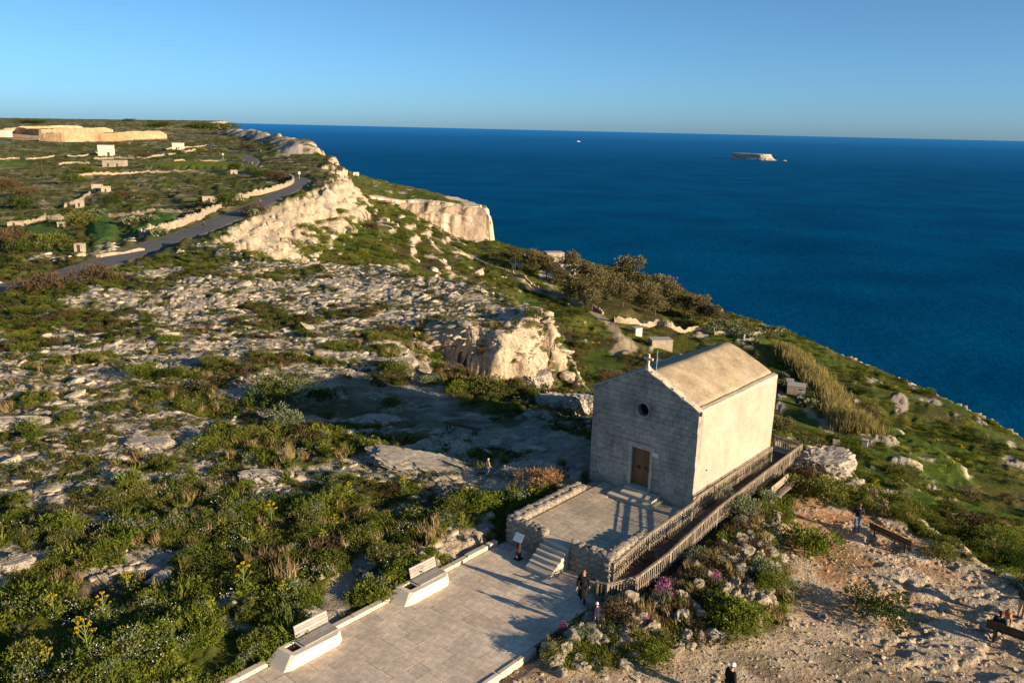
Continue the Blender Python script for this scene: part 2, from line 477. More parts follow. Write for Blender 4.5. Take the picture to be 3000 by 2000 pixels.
# ---- flat and made ground
def band(poly, soft): return sstep(-soft, soft, sdist(X, Y, poly))
grav = band(GRAVEL, .5) * sstep(-.5, .4, S)
gard = band(GARDEN, .5)
plaza_m = ((A_ > -7.0) & (A_ < .62) & (B_ < -7.3) & (B_ > -60)) | ((A_ > -6.6) & (A_ < 2.0) & (B_ > -8.6) & (B_ < .2))
plaza_soft = sstep(.8, 0, np.maximum(np.maximum(-7.0 - A_, A_ - .6), np.maximum(B_ + 7.0, -60 - B_)))
chap_soft = sstep(1.2, 0, np.maximum(np.maximum(-6.9 - A_, A_ - 1.7), np.maximum(-B_ - .2, B_ - 11.8)))
terr_soft = sstep(.9, 0, np.maximum(np.maximum(-6.9 - A_, A_ - 1.9), np.maximum(-B_ - 7.8, B_ - .3)))
shadow_path = sstep(4.5, 2.0, seg_dist(X, Y, [(3.5, 49), (0, 54), (-3, 60), (-8, 64), (-14, 65), (-20, 64)])) * sstep(.62, .45, fbm(X / 5, Y / 5, 2, 3)) 
PALE = [(-23.8, 62.9), (-22.0, 65.9), (-16.8, 68.5), (-11.4, 66.8), (-7.5, 64.6), (-3.8, 61.9), (-0.7, 59.2), (2.5, 57.9), (5.2, 54.0), (7.2, 47.5), (4.6, 46.5), (4.2, 47.3), (1.4, 49.5), (-1.1, 51.2), (-5.1, 54.3), (-9.6, 56.2), (-15.2, 58.6), (-19.0, 60.8)]
pale = sstep(-.6, .8, sdist(X, Y, PALE) + (fbm(X / 3, Y / 3, 3, 4) - .5) * 2.4)
foot = np.maximum(sstep(1.0, .4, seg_dist(X, Y, [(-8, 66), (-7.5, 72), (-8, 76), (-10, 80)])),
       np.maximum(sstep(.75, .35, seg_dist(X, Y, [(-7.2, 31.3), (-7.8, 34.2), (-7.4, 36.5), (-6.0, 39)])), sstep(.8, .3, seg_dist(X, Y, [(-1.2, 49), (.5, 47), (1.5, 45.5)]))))
dirt = np.clip(np.maximum(np.maximum(shadow_path * .9, pale * .30), foot), 0, 1)
dug = sstep(1.7, .6, np.hypot((X + 18.2) / 1.6, (Y - 34.0)))       # bare dark hollow in the herbs on the left
dirt = np.maximum(dirt, dug)
rock = rock * (1 - .75 * dirt) * (1 - .62 * grav) * (1 - gard * .8)
roadd = seg_dist(X, Y, ROADL[:80])
roadm = sstep(6.5, 3.2, roadd)
rock = rock * (1 - roadm)
field = np.zeros_like(X)

# ---- small relief
f1, f2, cid = worley(X / (1.35 * scl), Y / (1.1 * scl), 5)
crack = sstep(.12, .02, f2 - f1) * sstep(.42, .6, fbm(X / 6, Y / 6, 2, 69))
rel = rock * (.10 + .55 * (fbm(X / 1.7, Y / 1.4, 4, 71) - .32) + .16 * (cid - .5) - .20 * crack) * (.8 + .5 * sstep(70, 130, RAD))
rel += rock * .35 * (fbm(X / 6, Y / 6, 2, 73) - .4)
vegn = fbm(X / (1.3 * scl), Y / (1.3 * scl), 3, 81)
lush = sstep(58, 34, RAD) * sstep(.5, -6.9, A_)
veg = (1 - rock) * (1 - dirt) * (1 - grav) * (1 - .5 * gard)
rel += veg * np.clip(vegn - .42, 0, 1) * (1.0 + .5 * lush + .7 * sstep(100, 260, RAD))
rel += veg * sstep(.60, .72, fbm(X / 4.0, Y / 4.0, 3, 83)) * (.35 + .35 * sstep(-1, -12, S) + .3 * sstep(90, 200, RAD))
rel *= 1 - .6 * sstep(-2, -5, S) * veg
rel -= dug * .25
rel *= (1 - roadm * .9) * (1 - .9 * sstep(4, 0, C) * sstep(560, 600, Y))
# gravel ground: ledges of rock with shallow pans
led = fbm(X / 1.6, Y / .9, 4, 91)
rel_g = .16 * sstep(.50, .60, led) + .07 * (fbm(X / .4, Y / .4, 3, 93) - .5)
ledm = grav * sstep(9.5, 13, A_ + .35 * (B_ + 6)) + grav * sstep(4.5, 6.5, B_) * .5
rel = rel * (1 - grav * .85) + grav * (.022 * (fbm(X / .35, Y / .35, 3, 95) - .5) + rel_g * np.clip(ledm, 0, 1) * 1.0)
rim_right = grav * sstep(3.2, .8, S) * sstep(9, 12, A_)
rel += rim_right * .35 * fbm(X / 1.2, Y / 1.2, 3, 96)
# rock garden mound beside the ramp
mound = gard * (.25 + .55 * sstep(-12, -3, B_)) * sstep(6.8, 2.5, A_ - .25 * (B_ + 6))
rel = rel + mound * (.8 + .5 * (fbm(X / 1.5, Y / 1.5, 3, 97) - .5))
Z = Zb + rel
# strata on steep rock
strat = np.sin(Z * 2.6 + 3 * fbm(X / 12, Y / 12, 2, 101)) * .25 * steepm * rock
# level the built ground
Z = Z * (1 - plaza_soft) + plaza_soft * np.where(A_ > .1, -.3, -.14)
Z = np.where(plaza_soft > .98, np.where(A_ > .55, -.3, -.14), Z)
Z = Z * (1 - terr_soft) + terr_soft * np.minimum(Z, .25 * sstep(-7.6, -2, B_) - .12)
Z = Z * (1 - chap_soft) + chap_soft * np.minimum(Z, 1.02)
tz_road = np.interp(0, [0, 1], [0, 0])
_rz = terrain_base(ROADL[:, 0], ROADL[:, 1])[0]
_rz = np.convolve(np.pad(_rz, 4, mode='edge'), np.ones(9) / 9, 'valid')
near_i = np.zeros(len(X), int); _best = np.full(len(X), 1e9)
sel = roadd < 12
for i in range(len(ROADL)):
    d_ = np.hypot(X[sel] - ROADL[i, 0], Y[sel] - ROADL[i, 1])
    bb = _best[sel]; m_ = d_ < bb
    bb[m_] = d_[m_]; _best[sel] = bb
    ii = near_i[sel]; ii[m_] = i; near_i[sel] = ii
Z = Z * (1 - roadm) + roadm * (_rz[near_i] - .12)

# horizontal break-up of crags
jit = (rock * sstep(.4, 1.2, STEEP) * sstep(560, 450, RAD)) * np.minimum(1.2, RAD * .006)
XD = X + jit * (fbm(Z * .9 + X * .2, Y * .5, 3, 111) - .5) * 3 + strat
YD = Y + jit * (fbm(Z * .9 - Y * .2, X * .5, 3, 113) - .5) * 3 - strat

# ---- colours of the ground itself
def lerp3(a, b, t): return a + (b - a) * t[:, None]
V3 = lambda *c: np.array(c, float)
cn = fbm(X / 3.0, Y / 3.0, 3, 121); cf = fbm(X / .6, Y / .6, 3, 123); cl = fbm(X / 28, Y / 28, 3, 125)
rk = lerp3(V3(.42, .378, .315), V3(.57, .475, .355), sstep(.35, .65, cn))
rk = lerp3(rk, V3(.50, .38, .26) + 0 * rk, sstep(.60, .75, fbm(X / 4, Y / 4, 3, 127)) * .5)
rk = lerp3(rk, V3(.20, .19, .18) + 0 * rk, sstep(.60, .72, cf) * .55)
rk = lerp3(rk, V3(.60, .475, .33) + 0 * rk, np.clip(steepm * 1.0 + cliff_far, 0, 1) * .75)
rk = lerp3(rk, V3(.62, .49, .35) + 0 * rk, headl)
rk *= (1 - .35 * crack * rock)[:, None]
vg = lerp3(V3(.052, .070, .014), V3(.115, .118, .024), sstep(.38, .62, cn))
vg = lerp3(vg, V3(.06, .043, .026) + 0 * vg, sstep(.53, .66, cl) * .75 * sstep(60, 100, RAD))
vg = lerp3(vg, V3(.12, .105, .045) + 0 * vg, sstep(.55, .68, fbm(X / 7, Y / 7, 3, 131)) * .6)
vg = lerp3(vg, V3(.07, .115, .014) + 0 * vg, sstep(.54, .66, fbm(X / 17, Y / 17, 3, 133)) * sstep(2, -8, S) * .85)
vg = lerp3(vg, V3(.15, .125, .012) + 0 * vg, sstep(.64, .70, fbm(X / 5, Y / 5, 3, 137)) * .6 * sstep(0, -8, S))
vg = lerp3(vg, V3(.085, .115, .022) + 0 * vg, sstep(.42, .58, fbm(X / 26, Y / 20, 3, 138)) * sstep(130, 200, RAD) * sstep(0, 20, S) * .7)
# rough pasture mosaics far left
vg = lerp3(vg, V3(.17, .15, .075) + 0 * vg, sstep(.56, .64, fbm(X / 35, Y / 16, 3, 139)) * sstep(140, 260, RAD) * sstep(0, 20, S) * .55)
colr = lerp3(vg, rk, rock)
far_rock = sstep(.60, .66, fbm(X / 9, Y / 5, 3, 141)) * sstep(150, 250, RAD) * sstep(-4, 4, S)
colr = lerp3(colr, V3(.34, .28, .2) + 0 * colr, far_rock * .6 * (1 - rock))
for poly, cc in FIELDS + SLOPEF:
    m_ = sstep(-1.2, 1.2, sdist(X, Y, poly) + (fbm(X / 5, Y / 5, 2, 145) - .5) * 2)
    colr = lerp3(colr, V3(*cc) * (0.75 + .5 * cf)[:, None] if False else (V3(*cc)[None, :] * (1.3 if poly in [f_[0] for f_ in FIELDS] else .95) * (0.5 + 1.0 * fbm(X / 1.6, Y / 1.6, 4, 147))[:, None]), m_ * .92)
    Z = Z - m_ * rel * .75
    field = np.maximum(field, m_)
for poly, up_ in ((FIELDS[3][0], 2.0), (FIELDS[4][0], 1.4), (FIELDS[0][0], .8), (FIELDS[1][0], .8), (FIELDS[2][0], .6)):
    Z = Z + up_ * sstep(-1.0, 1.5, sdist(X, Y, poly))
for poly, cc in QUARRY:
    m_ = sstep(-4, 8, sdist(X, Y, poly) + (fbm(X / 30, Y / 30, 3, 149) - .5) * 40)
    colr = lerp3(colr, lerp3(V3(.42, .33, .2), V3(.56, .36, .2), sstep(.4, .6, fbm(X / 40, Y / 40, 3, 151))), m_ * sstep(.35, .5, fbm(X / 60, Y / 15, 3, 153)))
for line, w_ in TRACKS:
    m_ = sstep(w_ + .5, w_ - .3, seg_dist(X, Y, line) + (fbm(X / 2, Y / 2, 2, 155) - .5) * 1.0)
    colr = lerp3(colr, V3(.40, .32, .22) + 0 * colr, m_ * .9)
    field = np.maximum(field, m_)
soil = lerp3(V3(.33, .255, .185), V3(.44, .385, .32), sstep(.4, .6, cn))
colr = lerp3(colr, soil, dirt * (1 - rock * .5))
colr = lerp3(colr, V3(.085, .06, .042) + 0 * colr, dug * .9)
gcol = lerp3(V3(.46, .335, .215), V3(.55, .435, .305), sstep(.35, .65, fbm(X / 2.2, Y / 2.2, 3, 157)))
red = sstep(7, 3, np.hypot(A_ - 6.6, (B_ - 3.6) * .8)) * sstep(.35, .6, fbm(X / 2, Y / 2, 3, 159) + .12)
gcol = lerp3(gcol, V3(.45, .235, .115) + 0 * gcol, np.clip(red, 0, 1) * .85)
peb = sstep(.66, .74, fbm(X / .22, Y / .22, 2, 161))
gcol = lerp3(gcol, V3(.58, .52, .44) + 0 * gcol, peb * .7)
gcol = lerp3(gcol, V3(.52, .435, .33) + 0 * gcol, np.clip(ledm, 0, 1) * sstep(.5, .58, led))
gcol = lerp3(gcol, V3(.16, .13, .075) + 0 * gcol, sstep(.56, .7, fbm(X / 2.6, Y / 2.6, 3, 163)) * .55 * sstep(11, 8, np.hypot(A_ - 12, B_ + 5)))
colr = lerp3(colr, gcol, grav)
colr = lerp3(colr, lerp3(V3(.12, .09, .06), V3(.09, .10, .035), sstep(.4, .6, cn)), gard * (1 - grav))
verge = sstep(7.5, 4.2, roadd + (fbm(X / 4, Y / 4, 2, 165) - .5) * 4)
colr = lerp3(colr, V3(.20, .18, .07) + 0 * colr, verge * .6 * sstep(3.0, 4.0, roadd))
colr = lerp3(colr, V3(.32, .28, .22) + 0 * colr, sstep(3.9, 3.0, roadd))
lay = sstep(9, 5, np.hypot((X + 63) / .9, (Y - 222) / 2.2))            # pale lay-by beside the road
colr = lerp3(colr, V3(.42, .34, .25) + 0 * colr, lay * .8)
colr *= (0.82 + .36 * cf)[:, None]

keep = (C > -45).reshape(NR, NC)
kq = keep[:-1, :-1] | keep[1:, 1:] | keep[1:, :-1] | keep[:-1, 1:]
idx = np.arange(NR * NC).reshape(NR, NC)
F_ = np.stack([idx[:-1, :-1], idx[:-1, 1:], idx[1:, 1:], idx[1:, :-1]], -1)[kq]
used = np.zeros(NR * NC, bool); used[F_.ravel()] = True
remap = np.cumsum(used) - 1

tm = NT("limestone_and_scrub_ground").set(.95, .08)
at = tm.n("ShaderNodeAttribute"); at.attribute_name = "albedo"
rkA = tm.n("ShaderNodeAttribute"); rkA.attribute_name = "rock"
na = tm.noise(2.2, 6, .7); nb = tm.noise(9.0, 4, .7)
cc = tm.mix(1.0, at.outputs[0], tm.ramp(na, 0, [(.28, .62), (.5, 1.0), (.72, 1.30)]).outputs[0], 'MULTIPLY')
cc = tm.mix(1.0, cc, tm.ramp(nb, 0, [(.3, .78), (.7, 1.2)]).outputs[0], 'MULTIPLY')
tm.color(cc)
nd = tm.noise(.75, 5, .75)
cc = tm.mix(1.0, cc, tm.ramp(nd, 0, [(.30, .58), (.46, 1.0), (.62, 1.08), (.75, .82)]).outputs[0], 'MULTIPLY')  # dark spots put the shade of pits into the albedo, mixed with patina
tm.color(cc)
b1 = tm.bump(na.outputs[0], .9, .28, tm.bump(nd.outputs[0], .8, .7))
tm.normal(tm.bump(nb.outputs[0], .8, .07, b1))
ter_me = mesh_np("ground", np.stack([XD, YD, Z], 1)[used], remap[F_], tm.m, True)
add_attr(ter_me, "albedo", np.clip(colr[used], .01, .9))
ground = tag(obj("ground", ter_me), kind="structure", label="rocky limestone headland with scrub, fields and undercliff slopes")
ZG = Z.reshape(NR, NC)
def gz(x, y):
    """height of the finished ground"""
    x = np.asarray(x, float); y = np.asarray(y, float)
    r = np.clip(np.hypot(x, y), RR[0], RR[-1] - 1e-3); a = np.clip(np.arctan2(x, y), AZ0, AZ1 - 1e-6)
    i = np.clip(np.searchsorted(RR, r) - 1, 0, NR - 2); fi = (r - RR[i]) / (RR[i + 1] - RR[i])
    ja = (a - AZ0) / (AZ[1] - AZ[0]); j = np.clip(ja.astype(int), 0, NC - 2); fj = ja - j
    return (ZG[i, j] * (1 - fi) + ZG[i + 1, j] * fi) * (1 - fj) + (ZG[i, j + 1] * (1 - fi) + ZG[i + 1, j + 1] * fi) * fj
def gz1(x, y): return float(gz(np.array([x]), np.array([y]))[0])
def lookup(arr, x, y):
    r = np.hypot(x, y); a = np.arctan2(x, y)
    i = np.clip(np.searchsorted(RR, r), 0, NR - 1); j = np.clip(((a - AZ0) / (AZ[1] - AZ[0])).astype(int), 0, NC - 1)
    return arr.reshape(NR, NC)[i, j]

# ---------------------------------------------------------------- sea
sm = NT("deep_sea_water")
sn1 = sm.noise(.05, 6, .66); sn2 = sm.noise(.004, 3, .5)
s_d = sm.n("ShaderNodeBsdfDiffuse"); s_g = sm.n("ShaderNodeBsdfGlossy"); s_m = sm.n("ShaderNodeMixShader"); s_l = sm.n("ShaderNodeLayerWeight")
s_nrm = sm.bump(sn1.outputs[0], .42, 6.0)
sm.t.links.new(sm.mix(sm.ramp(sn2, 0, [(.35, 0.0), (.65, 1.0)]).outputs[0], (.0, .045, .122), (.0, .068, .172)), s_d.inputs[0])
s_g.inputs['Roughness'].default_value = .35; s_g.inputs['Color'].default_value = (.10, .52, .88, 1)
sm.t.links.new(s_nrm, s_g.inputs['Normal']); sm.t.links.new(s_nrm, s_d.inputs['Normal'])
# rough sea reflects less; angle ramp and blue gloss tint paint in horizon haze
sm.link(sm.ramp(s_l, 'Facing', [(.7, .01), (.88, .05), (.965, .18), (.988, .46), (1.0, .95)]), 0, s_m, 0)
sm.link(s_d, 0, s_m, 1); sm.link(s_g, 0, s_m, 2); sm.link(s_m, 0, sm.out, 0); sm.t.nodes.remove(sm.bsdf)
sv = [(-120000, -3000, SEA_Z), (120000, -3000, SEA_Z), (120000, 120000, SEA_Z), (-120000, 120000, SEA_Z)]
tag(obj("sea", mesh_np("sea", sv, [[0, 1, 2, 3]], sm.m)), kind="structure", label="deep blue open sea reaching the horizon")

# ---------------------------------------------------------------- road
rv = []; rf = []
tdir = np.gradient(ROADL, axis=0); tdir /= np.linalg.norm(tdir, axis=1)[:, None]
for i in range(len(ROADL)):
    n_ = np.array([tdir[i, 1], -tdir[i, 0]])
    for k, w_ in enumerate((-2.8, -1.4, 0, 1.4, 2.8)):
        q = ROADL[i] + n_ * w_
        rv.append((q[0], q[1], _rz[i] + .03 - .02 * abs(w_) / 2.8))
    if i:
        for k in range(4):
            b0 = (i - 1) * 5 + k; rf.append([b0, b0 + 1, b0 + 6, b0 + 5])
asph = mat_noise("worn_asphalt", [(.085, .085, .09), (.12, .12, .125), (.15, .145, .14)], .35, .9, .2, .2, 8, .02, fine=5)
tag(obj("road", mesh_np("road", rv, rf, asph, True)), kind="structure", label="narrow grey asphalt road along the cliff top")
# ---------------------------------------------------------------- mesh builder
from mathutils.geometry import tessellate_polygon
class MB:
    def __init__(self): self.v = []; self.f = []; self.mi = []
    def add(self, verts, faces, mi=0):
        b = len(self.v); self.v += [tuple(q) for q in verts]
        for fc in faces: self.f.append([b + i for i in fc]); self.mi.append(mi)
    def box(self, x0, x1, y0, y1, z0, z1, mi=0):
        self.hexa([(x0, y0, z0), (x1, y0, z0), (x1, y1, z0), (x0, y1, z0), (x0, y0, z1), (x1, y0, z1), (x1, y1, z1), (x0, y1, z1)], mi)
    def hexa(self, p, mi=0):
        self.add(p, [[0, 3, 2, 1], [4, 5, 6, 7], [0, 1, 5, 4], [1, 2, 6, 5], [2, 3, 7, 6], [3, 0, 4, 7]], mi)
    def prism(self, poly, z0, z1, mi=0, top=None):
        n = len(poly); t = top or poly
        self.add([(x, y, z0) for x, y in poly] + [(x, y, z1) for x, y in t],
                 [list(range(n))[::-1], list(range(n, 2 * n))] + [[i, (i + 1) % n, n + (i + 1) % n, n + i] for i in range(n)], mi)
    def bar(self, p, q, w, h=None, mi=0, up=Vector((0, 0, 1))):
        p = Vector(p); q = Vector(q); h = h or w
        d = (q - p).normalized(); s = d.cross(up)
        if s.length < 1e-4: s = d.cross(Vector((1, 0, 0)))
        s.normalize(); t = s.cross(d)
        c = []
        for e in (p, q):
            c += [e - s * w / 2 - t * h / 2, e + s * w / 2 - t * h / 2, e + s * w / 2 + t * h / 2, e - s * w / 2 + t * h / 2]
        self.hexa(c, mi)
    def tube(self, pts, rad, n=6, mi=0, caps=True):
        pts = [Vector(q) for q in pts]; m = len(pts)
        rr = rad if isinstance(rad, (list, tuple)) else [rad] * m
        rings = []
        for i in range(m):
            d = (pts[min(i + 1, m - 1)] - pts[max(i - 1, 0)]).normalized()
            s = d.cross(Vector((0.13, 0.21, 1)) if abs(d.z) < .9 else Vector((1, .1, 0))).normalized(); t = d.cross(s)
            rings.append([pts[i] + (s * math.cos(2 * math.pi * k / n) + t * math.sin(2 * math.pi * k / n)) * rr[i] for k in range(n)])
        vs_ = [q for r_ in rings for q in r_]
        fs = [[i * n + k, i * n + (k + 1) % n, (i + 1) * n + (k + 1) % n, (i + 1) * n + k] for i in range(m - 1) for k in range(n)]
        if caps: fs += [list(range(n))[::-1], [(m - 1) * n + k for k in range(n)]]
        self.add(vs_, fs, mi)
    def holed(self, outer, holes, fn0, fn1, mi=0):
        """sheet with holes given in 2-D, extruded between two maps to 3-D"""
        loops = [outer] + holes
        tri = tessellate_polygon([[Vector((a, b, 0)) for a, b in lp] for lp in loops])
        flat = [q for lp in loops for q in lp]
        n = len(flat)
        self.add([fn0(*q) for q in flat] + [fn1(*q) for q in flat], [list(t_) for t_ in tri] + [[n + i for i in t_][::-1] for t_ in tri], mi)
        b = len(self.v) - 2 * n; k = 0
        for lp in loops:
            m = len(lp)
            for i in range(m):
                self.f.append([b + k + i, b + k + (i + 1) % m, b + n + k + (i + 1) % m, b + n + k + i]); self.mi.append(mi)
            k += m
    def mesh(self, name, mats, smooth=False):
        me = mesh_np(name, self.v, self.f, mats, smooth, self.mi)
        bm = bmesh.new(); bm.from_mesh(me); bmesh.ops.recalc_face_normals(bm, faces=bm.faces); bm.to_mesh(me); bm.free()
        return me
    def build(self, name, mats, parent=None, smooth=False, **kw): return obj(name, self.mesh(name, mats, smooth), parent, **kw)

rng = random.Random(11)
def U(a, b): return rng.uniform(a, b)
def block_mesh(name, mat, bev=.07, jit=.03):
    """unit stone: chamfered, slightly irregular, front towards -y"""
    bm = bmesh.new(); bmesh.ops.create_cube(bm, size=1.0)
    bmesh.ops.bevel(bm, geom=list(bm.edges), offset=bev, segments=1, affect='EDGES')
    for v_ in bm.verts: v_.co += Vector((U(-jit, jit), U(-jit, jit), U(-jit, jit)))
    me = bpy.data.meshes.new(name); bm.to_mesh(me); bm.free(); me.materials.append(mat)
    return me
def rock_mesh(name, mat, sub=2, rough=.28, flat=.75, seed=0):
    bm = bmesh.new(); bmesh.ops.create_icosphere(bm, subdivisions=sub, radius=.5)
    cs = [Vector((U(-1, 1), U(-1, 1), U(-.7, 1))).normalized() for _ in range(9)]
    for v_ in bm.verts:
        d = v_.co.normalized()
        k = 1.0
        for c_ in cs:
            dt = d.dot(c_)
            if dt > .62: k = min(k, .62 / dt * (1.0 + .1))
        nz = fbm(np.array([d.x * 2.1 + seed * 3.1 + d.z]), np.array([d.y * 2.1 + d.z * 1.7]), 3, 300 + seed)[0] - .5
        v_.co = d * .5 * (k * 1.1 + nz * rough * 1.6)
        v_.co.z *= flat
    me = bpy.data.meshes.new(name); bm.to_mesh(me); bm.free(); me.materials.append(mat)
    for p_ in me.polygons: p_.use_smooth = False
    return me

# ---------------------------------------------------------------- materials of built things
M = {}
M['mortar'] = mat_noise("dull_lime_mortar", [(.24, .22, .19), (.33, .295, .25)], 2, .95, .1, .4, 30, .02)  # mortar of the facade core, its own dull tone close to the stones
M['ashlar'] = mat_noise("weathered_ashlar_limestone", [(.26, .235, .205), (.37, .33, .28), (.46, .41, .34)], 1.1, .95, .1, .6, 22, .03, fine=7, rand=.10)
M['plaster'] = mat_noise("cream_lime_plaster", [(.365, .305, .24), (.415, .35, .28), (.445, .38, .31)], .5, .92, .12, .15, 3.0, .02)
M['roofing'] = mat_noise("lichened_lime_concrete_roof", [(.30, .235, .155), (.42, .335, .225), (.50, .405, .28)], 1.1, .95, .1, .8, 16, .04, fine=8)
M['coping'] = mat_noise("pale_coping_mortar", [(.40, .33, .25), (.58, .50, .40)], 1.3, .93, .1, .5, 12, .03, fine=6)
M['wood_door'] = mat_noise("varnished_brown_door_wood", [(.17, .085, .035), (.26, .135, .06)], 2.5, .6, .3, .15, 30, .01, rand=.1)
M['iron'] = mat_noise("dark_wrought_iron", [(.018, .016, .015), (.035, .03, .027)], 8, .6, .4)
M['dark'] = mat_noise("dark_interior", [(.008, .008, .009), (.013, .012, .012)], 2, .9, .1)
M['marble'] = mat_noise("white_marble_tablet", [(.62, .62, .62), (.74, .74, .73)], 5, .5, .3)
M['stonecross'] = mat_noise("cream_carved_stone", [(.58, .50, .37), (.68, .60, .46)], 5, .9, .15)
M['rubble'] = mat_noise("grey_lichened_rubble", [(.17, .155, .13), (.33, .285, .23), (.45, .385, .30)], 2.2, .95, .1, .9, 12, .05, fine=10, rand=.16)
M['slab'] = mat_noise("pinkish_limestone_paving", [(.54, .45, .35), (.63, .535, .43), (.69, .60, .495)], .8, .9, .15, .25, 14, .01, fine=5, rand=.13)
M['slab_old'] = mat_noise("old_grey_flagstone", [(.40, .33, .25), (.52, .435, .335), (.58, .49, .385)], 1.0, .92, .12, .5, 12, .02, fine=5, rand=.13)
M['joint'] = mat_noise("paving_joint_mortar", [(.24, .19, .14), (.32, .26, .20)], 2, .95, .1)
M['kerb'] = mat_noise("cut_kerb_limestone", [(.54, .45, .35), (.66, .565, .45)], 1.5, .9, .15, .25, 18, .01, rand=.06)
M['step'] = mat_noise("worn_step_limestone", [(.45, .385, .305), (.56, .48, .385)], 1.6, .9, .15, .3, 16, .015, rand=.05)
M['concrete'] = mat_noise("white_cast_stone", [(.66, .58, .475), (.74, .665, .56)], 1.2, .85, .2, .12, 20, .01)
M['oldwood'] = mat_noise("silvered_picket_wood", [(.16, .128, .098), (.26, .215, .165), (.32, .27, .21)], 3, .9, .12, .3, 25, .008, rand=.22)
M['deck'] = mat_noise("dark_weathered_decking", [(.075, .058, .045), (.13, .105, .08)], 3, .9, .15, .3, 25, .01, rand=.2)
M['slatgrey'] = mat_noise("grey_teak_slats", [(.25, .235, .215), (.36, .34, .31)], 4, .8, .2, .2, 30, .006, rand=.12)
M['brownwood'] = mat_noise("dark_brown_bench_timber", [(.05, .033, .024), (.10, .068, .046)], 3, .8, .2, .3, 20, .01, rand=.15)
M['soil'] = mat_noise("dark_planter_soil", [(.035, .026, .018), (.07, .052, .035)], 8, .95, .05, .5, 20, .03)

def pos_stain(mat, scale, lo, hi, tint=(1, 1, 1)):
    """stains that run across neighbouring stones"""
    t = mat.node_tree; b = t.nodes["Principled BSDF"]; src = b.inputs['Base Color'].links[0].from_socket
    g = t.nodes.new("ShaderNodeNewGeometry"); nz = t.nodes.new("ShaderNodeTexNoise"); nz.inputs['Scale'].default_value = scale; nz.inputs['Detail'].default_value = 5; nz.inputs['Roughness'].default_value = .65
    rp = t.nodes.new("ShaderNodeValToRGB"); rp.color_ramp.elements[0].position = .34; rp.color_ramp.elements[0].color = (lo, lo, lo, 1)
    rp.color_ramp.elements[1].position = .66; rp.color_ramp.elements[1].color = (hi * tint[0], hi * tint[1], hi * tint[2], 1)
    mx = t.nodes.new("ShaderNodeMix"); mx.data_type = 'RGBA'; mx.blend_type = 'MULTIPLY'; mx.inputs[0].default_value = 1
    t.links.new(g.outputs['Position'], nz.inputs['Vector']); t.links.new(nz.outputs[0], rp.inputs[0]); t.links.new(src, mx.inputs[6]); t.links.new(rp.outputs[0], mx.inputs[7]); t.links.new(mx.outputs[2], b.inputs['Base Color'])
pos_stain(M['ashlar'], .75, .70, 1.25, (1.04, 1, .94)); pos_stain(M['mortar'], .75, .75, 1.25); pos_stain(M['slab'], .35, .90, 1.06); pos_stain(M['slab'], 1.1, .84, 1.08, (1.0, .97, .93)); pos_stain(M['plaster'], .5, .88, 1.06, (1, .99, .98)); pos_stain(M['plaster'], 2.6, .90, 1.06); pos_stain(M['concrete'], 1.3, .84, 1.05, (1, .98, .95)); pos_stain(M['kerb'], 1.5, .82, 1.05); pos_stain(M['slab_old'], .6, .8, 1.1)
pos_stain(M['roofing'], .9, .78, 1.12)
# ---------------------------------------------------------------- the chapel
chapel = tag(empty("chapel", (OX, OY, 0), TH), "small cream stone chapel with gabled roof, cross and brown wooden door", "chapel")
Wd, Ln, ZB, ZE, ZA = 6.81, 9.86, .95, 6.80, 8.46
def gable(a): return ZE + (ZA - ZE) * (1 - abs(a + Wd / 2) / (Wd / 2))
def circ(cx, cz, r, n=20): return [(cx + r * math.cos(2 * math.pi * k / n), cz + r * math.sin(2 * math.pi * k / n)) for k in range(n)]
outer = [(-Wd, ZB), (-3.97, ZB), (-3.97, 3.86), (-2.77, 3.86), (-2.77, ZB), (0, ZB), (0, ZE), (-Wd / 2, ZA), (-Wd, ZE)]
mb = MB(); mb.holed(outer, [circ(-3.41, 6.15, .38)], lambda a, z: (a, .06, z), lambda a, z: (a, .55, z))
front = mb.build("front_wall", M['mortar'], chapel)
BL = [block_mesh("stone_block", M['ashlar'], .06, .035) for _ in range(6)]
zc = ZB + .02; row = 0
shield = (-3.46, 7.16)
while zc < ZA - .1:
    h = U(.23, .37)
    if zc + h > ZA - .05: h = ZA - .05 - zc
    mid = zc + h * .75
    half = Wd / 2 if zc + h <= ZE else Wd / 2 * (ZA - (zc + h * .55)) / (ZA - ZE)
    a = -Wd / 2 - half
    a1 = -Wd / 2 + half
    first = True
    while a < a1 - .02:
        w = U(.30, .72)
        if first and row % 2: w *= .6
        first = False
        if a + w > a1 - .2: w = a1 - a
        e = a + w
        # keep out of the door and round window
        if zc + h * .5 < 4.02:
            if a < -4.15 < e: e = -4.15 if -4.15 - a > .12 else e
            if a >= -4.16 and a < -2.6: a = -2.6; continue
        cx_ = (a + e) / 2; cz_ = zc + h / 2
        d_oc = math.hypot(max(abs(cx_ + 3.41) - (e - a) / 2, 0), max(abs(cz_ - 6.15) - h / 2, 0))
        if d_oc > .40 and e - a > .1:
            st = obj("stone", BL[rng.randrange(6)], front, ((a + e) / 2, .084 + U(-.010, .012), cz_), (U(-.01, .01), U(-.012, .012), U(-.012, .012)), (e - a - .007, .13, h - .007))
        a = e
    zc += h; row += 1
M['render'] = mat_noise("old_flaking_render", [(.30, .265, .22), (.40, .355, .295), (.46, .41, .34)], 2.0, .95, .1, .5, 14, .02, fine=6)
